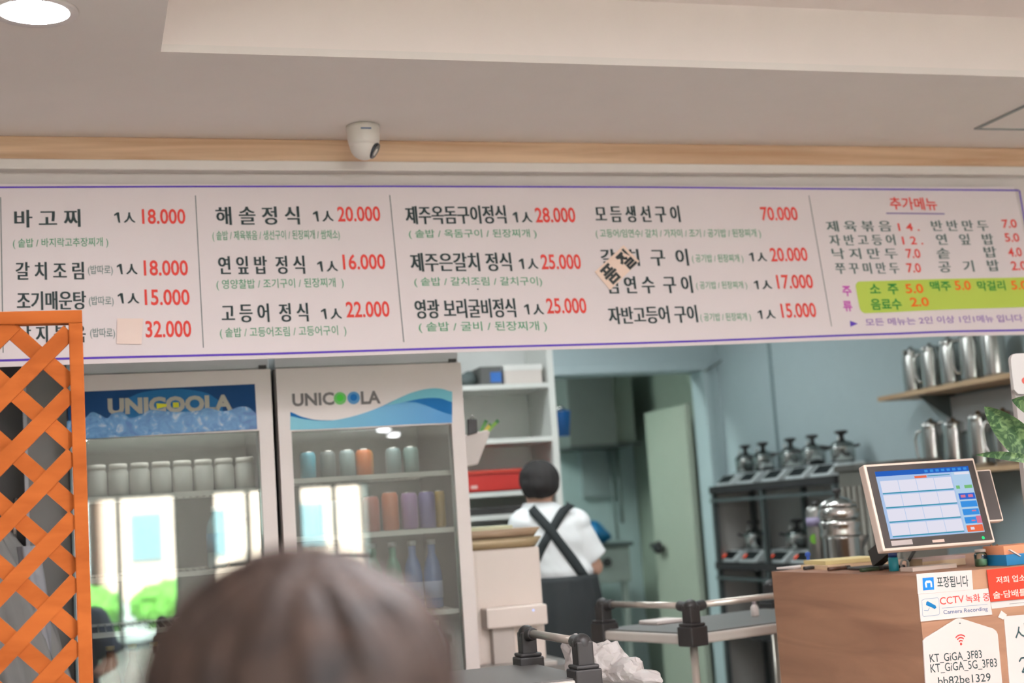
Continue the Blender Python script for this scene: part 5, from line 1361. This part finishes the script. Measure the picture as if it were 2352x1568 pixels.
# the aproned person at the back
WO = Vector((1.845, 5.7, 0))
W = lambda u, v, dy=0.0: P(u - 6, v, y=5.7 + dy) - WO
wt = thing('person', 'person in white t-shirt and black crossed-strap apron, seen from behind in the kitchen', 'person', WO)
hc = W(1244, 1117); fw = (-.12, .95, -.28); up = (-.02, .28, 1)
sh_l = W(1196, 1187); sh_r = W(1338, 1184); neck = W(1243, 1160)
el_r = W(1372, 1302); hd_r = Vector((el_r.x - .11, .27, 1.07)); el_l = W(1182, 1290, .06); hd_l = Vector((el_l.x + .13, .30, 1.08))
cx = W(1268, 1250).x; wx = W(1292, 1340).x
body = head_pieces(hc, fw, up, .92)
body += [('c', hc + Vector((.005, -.012, -.06)), neck + Vector((.01, -.005, -.03)), .046, .056),
         ('e', (cx - .005, .0, 1.25), (.140, .08, .09)), ('e', (cx, .0, 1.18), (.135, .085, .12)), ('e', (wx - .005, .0, 1.04), (.145, .095, .11)), ('e', (wx, -.01, .90), (.165, .115, .12)),
         ('c', sh_l + Vector((.035, 0, -.04)), el_l, .046, .036), ('c', sh_r + Vector((-.035, 0, -.04)), el_r, .046, .036), ('c', el_l, hd_l, .036, .024), ('c', el_r, hd_r, .036, .024),
         ('c', (wx - .085, 0, .88), (wx - .09, .01, .47), .082, .055), ('c', (wx + .085, 0, .88), (wx + .09, .01, .47), .082, .055), ('c', (wx - .09, .01, .47), (wx - .09, -.02, .08), .052, .034), ('c', (wx + .09, .01, .47), (wx + .09, -.02, .08), .052, .034),
         ('e', (wx - .09, .04, .035), (.04, .11, .035)), ('e', (wx + .09, .04, .035), (.04, .11, .035))]
body += hand_pieces(hd_l, (.35, .8, -.25), (0, 0, 1), (.9, .1, .3), .92, .5) + hand_pieces(hd_r, (-.35, .8, -.25), (0, 0, 1), (-.9, .1, .3), .92, .5)
from_mesh('body', blob(body, .0055, 4), M_skin, wt)
face_parts(wt, hc, fw, up, .92)
fwv = Vector(fw).normalized()
hair = [('e', hc + Vector((0, -.006, .027)), (.085, .096, .083)), ('e', hc + Vector((-.006, -.035, .004)), (.083, .070, .060)), ('e', hc + Vector((-.028, -.03, .0)), (.058, .06, .052)), ('e', hc + Vector((-.012, -.05, -.012)), (.052, .036, .034)), ('e', hc + Vector((-.03, -.04, .04)), (.05, .05, .045))]
hm = blob(hair, .006, 6)
def hair_fn(hc, fwd, cut, amp, f1=70):
    fwd = Vector(fwd).normalized()
    def fn(v):
        r = v - hc
        a = math.atan2(r.x, -r.y)
        v = v + r.normalized()*amp*(noise.noise(Vector((a*3.2, r.z*6, 1.3)))*1.0 + .5*noise.noise(Vector((a*f1/6, r.z*14, 4))))
        # open the face
        k = r.dot(fwd)
        if k > .02 and r.z < cut: v = v - fwd*(k - .02)
        return v
    return fn
M_hair = mat('hair_black', (40, 36, 36), .85, var=.25, scale=40)
from_mesh('hair', hm, M_hair, wt, hair_fn(hc, fw, .055, .006))
# t-shirt
hem_v = W(1300, 1328).z
slv_r = el_r + (sh_r - el_r)*.14; slv_l = el_l + (sh_l - el_l)*.14
shirt = [('l', [(wx - .012, 0, hem_v - .02, .148, .105), (wx - .012, 0, hem_v + .03, .160, .116), (cx - .004, 0, 1.16, .156, .112), (cx - .004, 0, 1.24, .158, .108), (cx - .006, 0, 1.30, .150, .098), (cx - .012, 0, 1.355, .118, .082), ((cx + neck.x)/2 - .01, 0, 1.385, .080, .070), (neck.x, -.004, 1.402, .064, .064)]),
         ('k', sh_r + Vector((-.05, 0, -.03)), slv_r, .074, .074), ('k', sh_l + Vector((.05, 0, -.03)), slv_l, .074, .072), ('e', sh_r + Vector((-.035, 0, -.03)), (.076, .08, .066)), ('e', sh_l + Vector((.035, 0, -.03)), (.076, .08, .066)), ('c', sh_r + Vector((-.06, 0, -.03)), neck + Vector((.03, 0, -.035)), .06, .05), ('c', sh_l + Vector((.06, 0, -.03)), neck + Vector((-.03, 0, -.035)), .06, .05)]
sm_ = blob(shirt, .007, 5)
def folds(v):
    r = noise.noise(Vector((v.x*7, v.y*6, v.z*11)))*.010 + noise.noise(Vector((v.x*16, v.y*9, v.z*22 + v.x*18)))*.005
    f = min(1, max(0, (1.37 - v.z)/.12))
    return v + Vector((v.x - cx, v.y, 0)).normalized()*r*f
for v_ in sm_.vertices: v_.co = folds(v_.co)
shirt_o = from_mesh('t_shirt', sm_, mat('shirt_white', (240, 241, 242), .85, var=.02), wt)
# apron: skirt wrapped round the hips, straps crossing on the back
def apr(s, q):
    z = .42 + (hem_v + .012 - .42)*q
    a = -math.pi/2 + (s - .5)*2*math.pi*.97
    rx = .176 + .02*(1-q); ry = .135 + .03*(1-q)
    if q > .8: k_ = (q-.8)/.2; rx -= .014*k_; ry -= .012*k_
    f = 1 + .035*math.sin(9*a)*(1-q) + .012*math.sin(17*a + 4*q)
    return Vector((wx + rx*f*math.cos(a) + .01*(1-q), ry*f*math.sin(a), z))
o = MB().grid(apr, 80, 30).build('apron_skirt', mat('apron_black', (44, 48, 50), .8, var=.12), wt, True, fixn=False)
md = o.modifiers.new('thick', 'SOLIDIFY'); md.thickness = .004
bvh = BVHTree.FromPolygons([v.co for v in sm_.vertices], [list(p.vertices) for p in sm_.polygons])
def on_back(u, v):
    r = ray(u, v).normalized()
    hit = bvh.ray_cast(EYE + r*4.0 - WO, r)
    if hit[0] is None: return P(u, v, y=5.7) - WO + Vector((0, -.02, 0))
    return hit[0] - r*.005
M_strap = mat('strap_black', (40, 46, 48), .8)
def strap(pts, name='apron_strap'):
    n = 26; L = []
    for i in range(n + 1):
        f = i/n*(len(pts)-1); k = min(int(f), len(pts)-2); g = f - k
        L.append((pts[k][0] + (pts[k+1][0]-pts[k][0])*g, pts[k][1] + (pts[k+1][1]-pts[k][1])*g))
    c = MB(); vs = []
    for i, (u, v) in enumerate(L):
        a = L[max(0, i-1)]; b = L[min(n, i+1)]; d = Vector((b[0]-a[0], b[1]-a[1])).normalized(); e = Vector((-d.y, d.x))*10.5
        vs += [on_back(u - e.x, v - e.y), on_back(u + e.x, v + e.y)]
    m_ = [(vs[2*i].y + vs[2*i+1].y)/2 for i in range(n+1)]
    for i in range(n+1):
        lo = max(0, i-2); hi = min(n, i+2); y = min(m_[lo:hi+1])
        vs[2*i].y = min(vs[2*i].y, y + .003); vs[2*i+1].y = min(vs[2*i+1].y, y + .003)
    c.add(vs, [(2*i, 2*i+1, 2*i+3, 2*i+2) for i in range(n)], True)
    o = c.build(name, M_strap, wt, True, fixn=False); md = o.modifiers.new('thick', 'SOLIDIFY'); md.thickness = .004; md.offset = 0
strap([(1217, 1166), (1268, 1222), (1334, 1312), (1346, 1332)]); strap([(1300, 1158), (1268, 1215), (1243, 1258), (1225, 1300)])

# the diner in front, back of the head towards the camera
MO2 = Vector((.135, .955, 0))
mt_ = thing('person', 'person with short brown hair seated nearest the camera, back of head in view', 'person', MO2)
hc2 = Vector((-.008, -.005, 1.2025)); fw2 = (.1, .97, -.15); up2 = (0, .15, 1)
body = head_pieces(hc2, fw2, up2, 1.06)
body += [('c', hc2 + Vector((0, -.01, -.06)), (0, -.02, 1.03), .056, .062), ('e', (0, -.02, .93), (.19, .11, .11)), ('e', (0, -.02, .78), (.165, .11, .16)), ('e', (0, -.03, .58), (.17, .13, .13)),
         ('c', (-.19, -.02, .96), (-.24, .04, .72), .052, .04), ('c', (.19, -.02, .96), (.24, .04, .72), .052, .04), ('c', (-.24, .04, .72), (-.16, .27, .70), .04, .027), ('c', (.24, .04, .72), (.16, .27, .70), .04, .027),
         ('c', (-.1, 0, .55), (-.13, .40, .55), .085, .06), ('c', (.1, 0, .55), (.13, .40, .55), .085, .06), ('c', (-.13, .40, .55), (-.13, .36, .09), .058, .038), ('c', (.13, .40, .55), (.13, .36, .09), .058, .038),
         ('e', (-.13, .42, .04), (.045, .13, .04)), ('e', (.13, .42, .04), (.045, .13, .04))]
body += hand_pieces((-.16, .27, .70), (.2, 1, -.05), (0, 0, 1), (.95, 0, .1), 1.0, .35) + hand_pieces((.16, .27, .70), (-.2, 1, -.05), (0, 0, 1), (-.95, 0, .1), 1.0, .35)
from_mesh('body', blob(body, .0065, 4), M_skin, mt_)
face_parts(mt_, hc2, fw2, up2, 1.06)
hair = [('e', hc2 + Vector((0, -.012, .027)), (.1005, .112, .112)), ('e', hc2 + Vector((.0, -.05, -.03)), (.088, .074, .09)), ('e', hc2 + Vector((.045, -.03, .048)), (.055, .075, .07)), ('e', hc2 + Vector((-.042, -.03, .04)), (.056, .075, .075))]
hm = blob(hair, .004, 10)
WH = hc2 + Vector((.006, -.055, .105))
def groove(v):
    r = v - hc2; q = v - WH
    a = math.atan2(q.x, q.y); d = q.length
    g = noise.noise(Vector((a*4.0 + d*9, d*5, 2.0)))*.0055 + noise.noise(Vector((a*11 + d*16, d*9, 7.0)))*.0028
    fv = Vector(fw2).normalized(); k = r.dot(fv)
    v = v + r.normalized()*g
    if k > .03 and r.z < .06: v = v - fv*(k - .03)
    return v
def hairmat():
    m = bpy.data.materials.new('hair_brown'); m.use_nodes = True
    nt = m.node_tree; b = nt.nodes['Principled BSDF']; b.inputs['Roughness'].default_value = .55; b.inputs['Specular IOR Level'].default_value = .35
    tc = nt.nodes.new('ShaderNodeTexCoord'); nz = nt.nodes.new('ShaderNodeTexNoise'); nz.inputs['Scale'].default_value = 26; nz.inputs['Detail'].default_value = 5; nz.inputs['Distortion'].default_value = 1.2
    cr = nt.nodes.new('ShaderNodeValToRGB'); e = cr.color_ramp.elements
    e[0].position = .32; e[0].color = S(24, 18, 16); e[1].position = .70; e[1].color = S(70, 53, 44)
    nt.links.new(tc.outputs['Object'], nz.inputs['Vector']); nt.links.new(nz.outputs['Fac'], cr.inputs[0]); nt.links.new(cr.outputs[0], b.inputs['Base Color'])
    return m
from_mesh('hair', hm, hairmat(), mt_, groove)
sh2 = [('l', [(0, -.03, .50, .185, .15), (0, -.02, .70, .185, .135), (0, -.02, .85, .205, .132), (0, -.02, .95, .205, .118), (0, -.02, 1.005, .15, .095), (0, -.02, 1.045, .078, .075)]), ('k', (-.16, -.02, .965), (-.232, .03, .76), .08, .068), ('k', (.16, -.02, .965), (.232, .03, .76), .08, .068), ('e', (-.165, -.02, .955), (.08, .08, .07)), ('e', (.165, -.02, .955), (.08, .08, .07))]
from_mesh('shirt', blob(sh2, .009, 5), mat('shirt_navy', (66, 74, 92), .85), mt_, lambda v: v + Vector((v.x, v.y, 0))*noise.noise(v*9)*.06)
tr2 = [('c', (-.1, -.02, .56), (-.13, .40, .555), .1, .072), ('c', (.1, -.02, .56), (.13, .40, .555), .1, .072), ('c', (-.13, .40, .555), (-.13, .36, .12), .07, .056), ('c', (.13, .40, .555), (.13, .36, .12), .07, .056), ('e', (0, -.03, .57), (.18, .14, .11))]
from_mesh('trousers', blob(tr2, .009, 5), mat('trousers_dark', (58, 56, 58), .85), mt_)
t = thing('dining_chair', 'wooden dining chair under the seated person in front of the camera', 'chair', (MO2.x, MO2.y - .02, 0))
M_chw = wood('chair_wood', (150, 108, 76), (112, 78, 54), 'Z', 4, 8)
MB().box((-.21, -.19, .43), (.21, .23, .46)).build('seat', M_chw, t, True, bevel=.006)
for x in (-.19, .19):
    MB().bar((x, -.205, 0), (x, -.22, .45), .035, .035, (1, 0, 0)).build('leg', M_chw, t, True); MB().bar((x, .21, 0), (x, .2, .43), .035, .035, (1, 0, 0)).build('leg', M_chw, t, True)
c = MB()
for x in (-.19, .19): c.bar((x, -.215, .46), (x, -.235, .86), .03, .025, (1, 0, 0))
c.box((-.205, -.245, .74), (.205, -.222, .86)); c.build('backrest', M_chw, t, True, bevel=.004)

# ------------------------------------------------------------------ the street seen in the fridge reflections
struct('ground', MB().box((-30, -60, -.12), (30, YB-.13, -.02)), mat('pavement', (150, 148, 144), .9, var=.1))
def building(x0, x1, y, h, rgb, label, nm):
    t = thing('building', label, 'building', ((x0+x1)/2, y, 0), 0, 'buildings across the street')
    MB().box((x0, y-6, 0), (x1, y, h)).build('wall', mat(nm, rgb, .85), t)
    n = max(2, int((x1-x0)/2.2))
    for i in range(n):
        for z in (.9, 4.2):
            if z + 1.6 > h: continue
            xa = x0 + .5 + i*(x1-x0-.6)/n
            f = MB().box((xa, y, z), (xa+.7, y+.06, z+1.1)).build('window', mat('street_window', (116, 134, 140), .2), t)
    MB().box((x0-.15, y-6.1, h), (x1+.15, y+.2, h+.25)).build('roof', mat('roof_grey', (150, 146, 140), .8), t)
building(-9, 2.3, -27, 6.6, (232, 230, 224), 'white two-storey building across the street, left', 'street_white')
building(2.8, 6.4, -25.5, 5.4, (224, 190, 176), 'pale pink building across the street, middle', 'street_pink')
building(7.0, 16, -28, 8.0, (200, 204, 204), 'grey building across the street, right', 'street_grey')
hg = 0
for x, y, r in sorted(((-1.3, -13.2, .55), (.1, -13.6, .5), (1.35, -13.0, .5), (2.6, -14.4, .5), (-3.0, -13.8, .6), (5.5, -15, .7)), reverse=True):
    hg += 1
    t = thing('shrub', 'round green shrub on the pavement outside the street windows, %s from the counter side' % ordn[hg-1], 'shrub', (x, y, -.02), 0, 'shrubs outside')
    from_mesh('foliage', blob([('e', (0, 0, r*.7), (r, r, r*.72)), ('e', (r*.4, 0, r*.9), (r*.6, r*.6, r*.5))], .05, 0), mat('shrub_green', (96, 150, 56), .8, var=.35, scale=16), t, lambda v: v + noise.noise_vector(v*7)*.12)
    MB().cyl((0, 0, 0), (0, 0, r*.3), .04, 10).build('stem', M_stem, t, True)
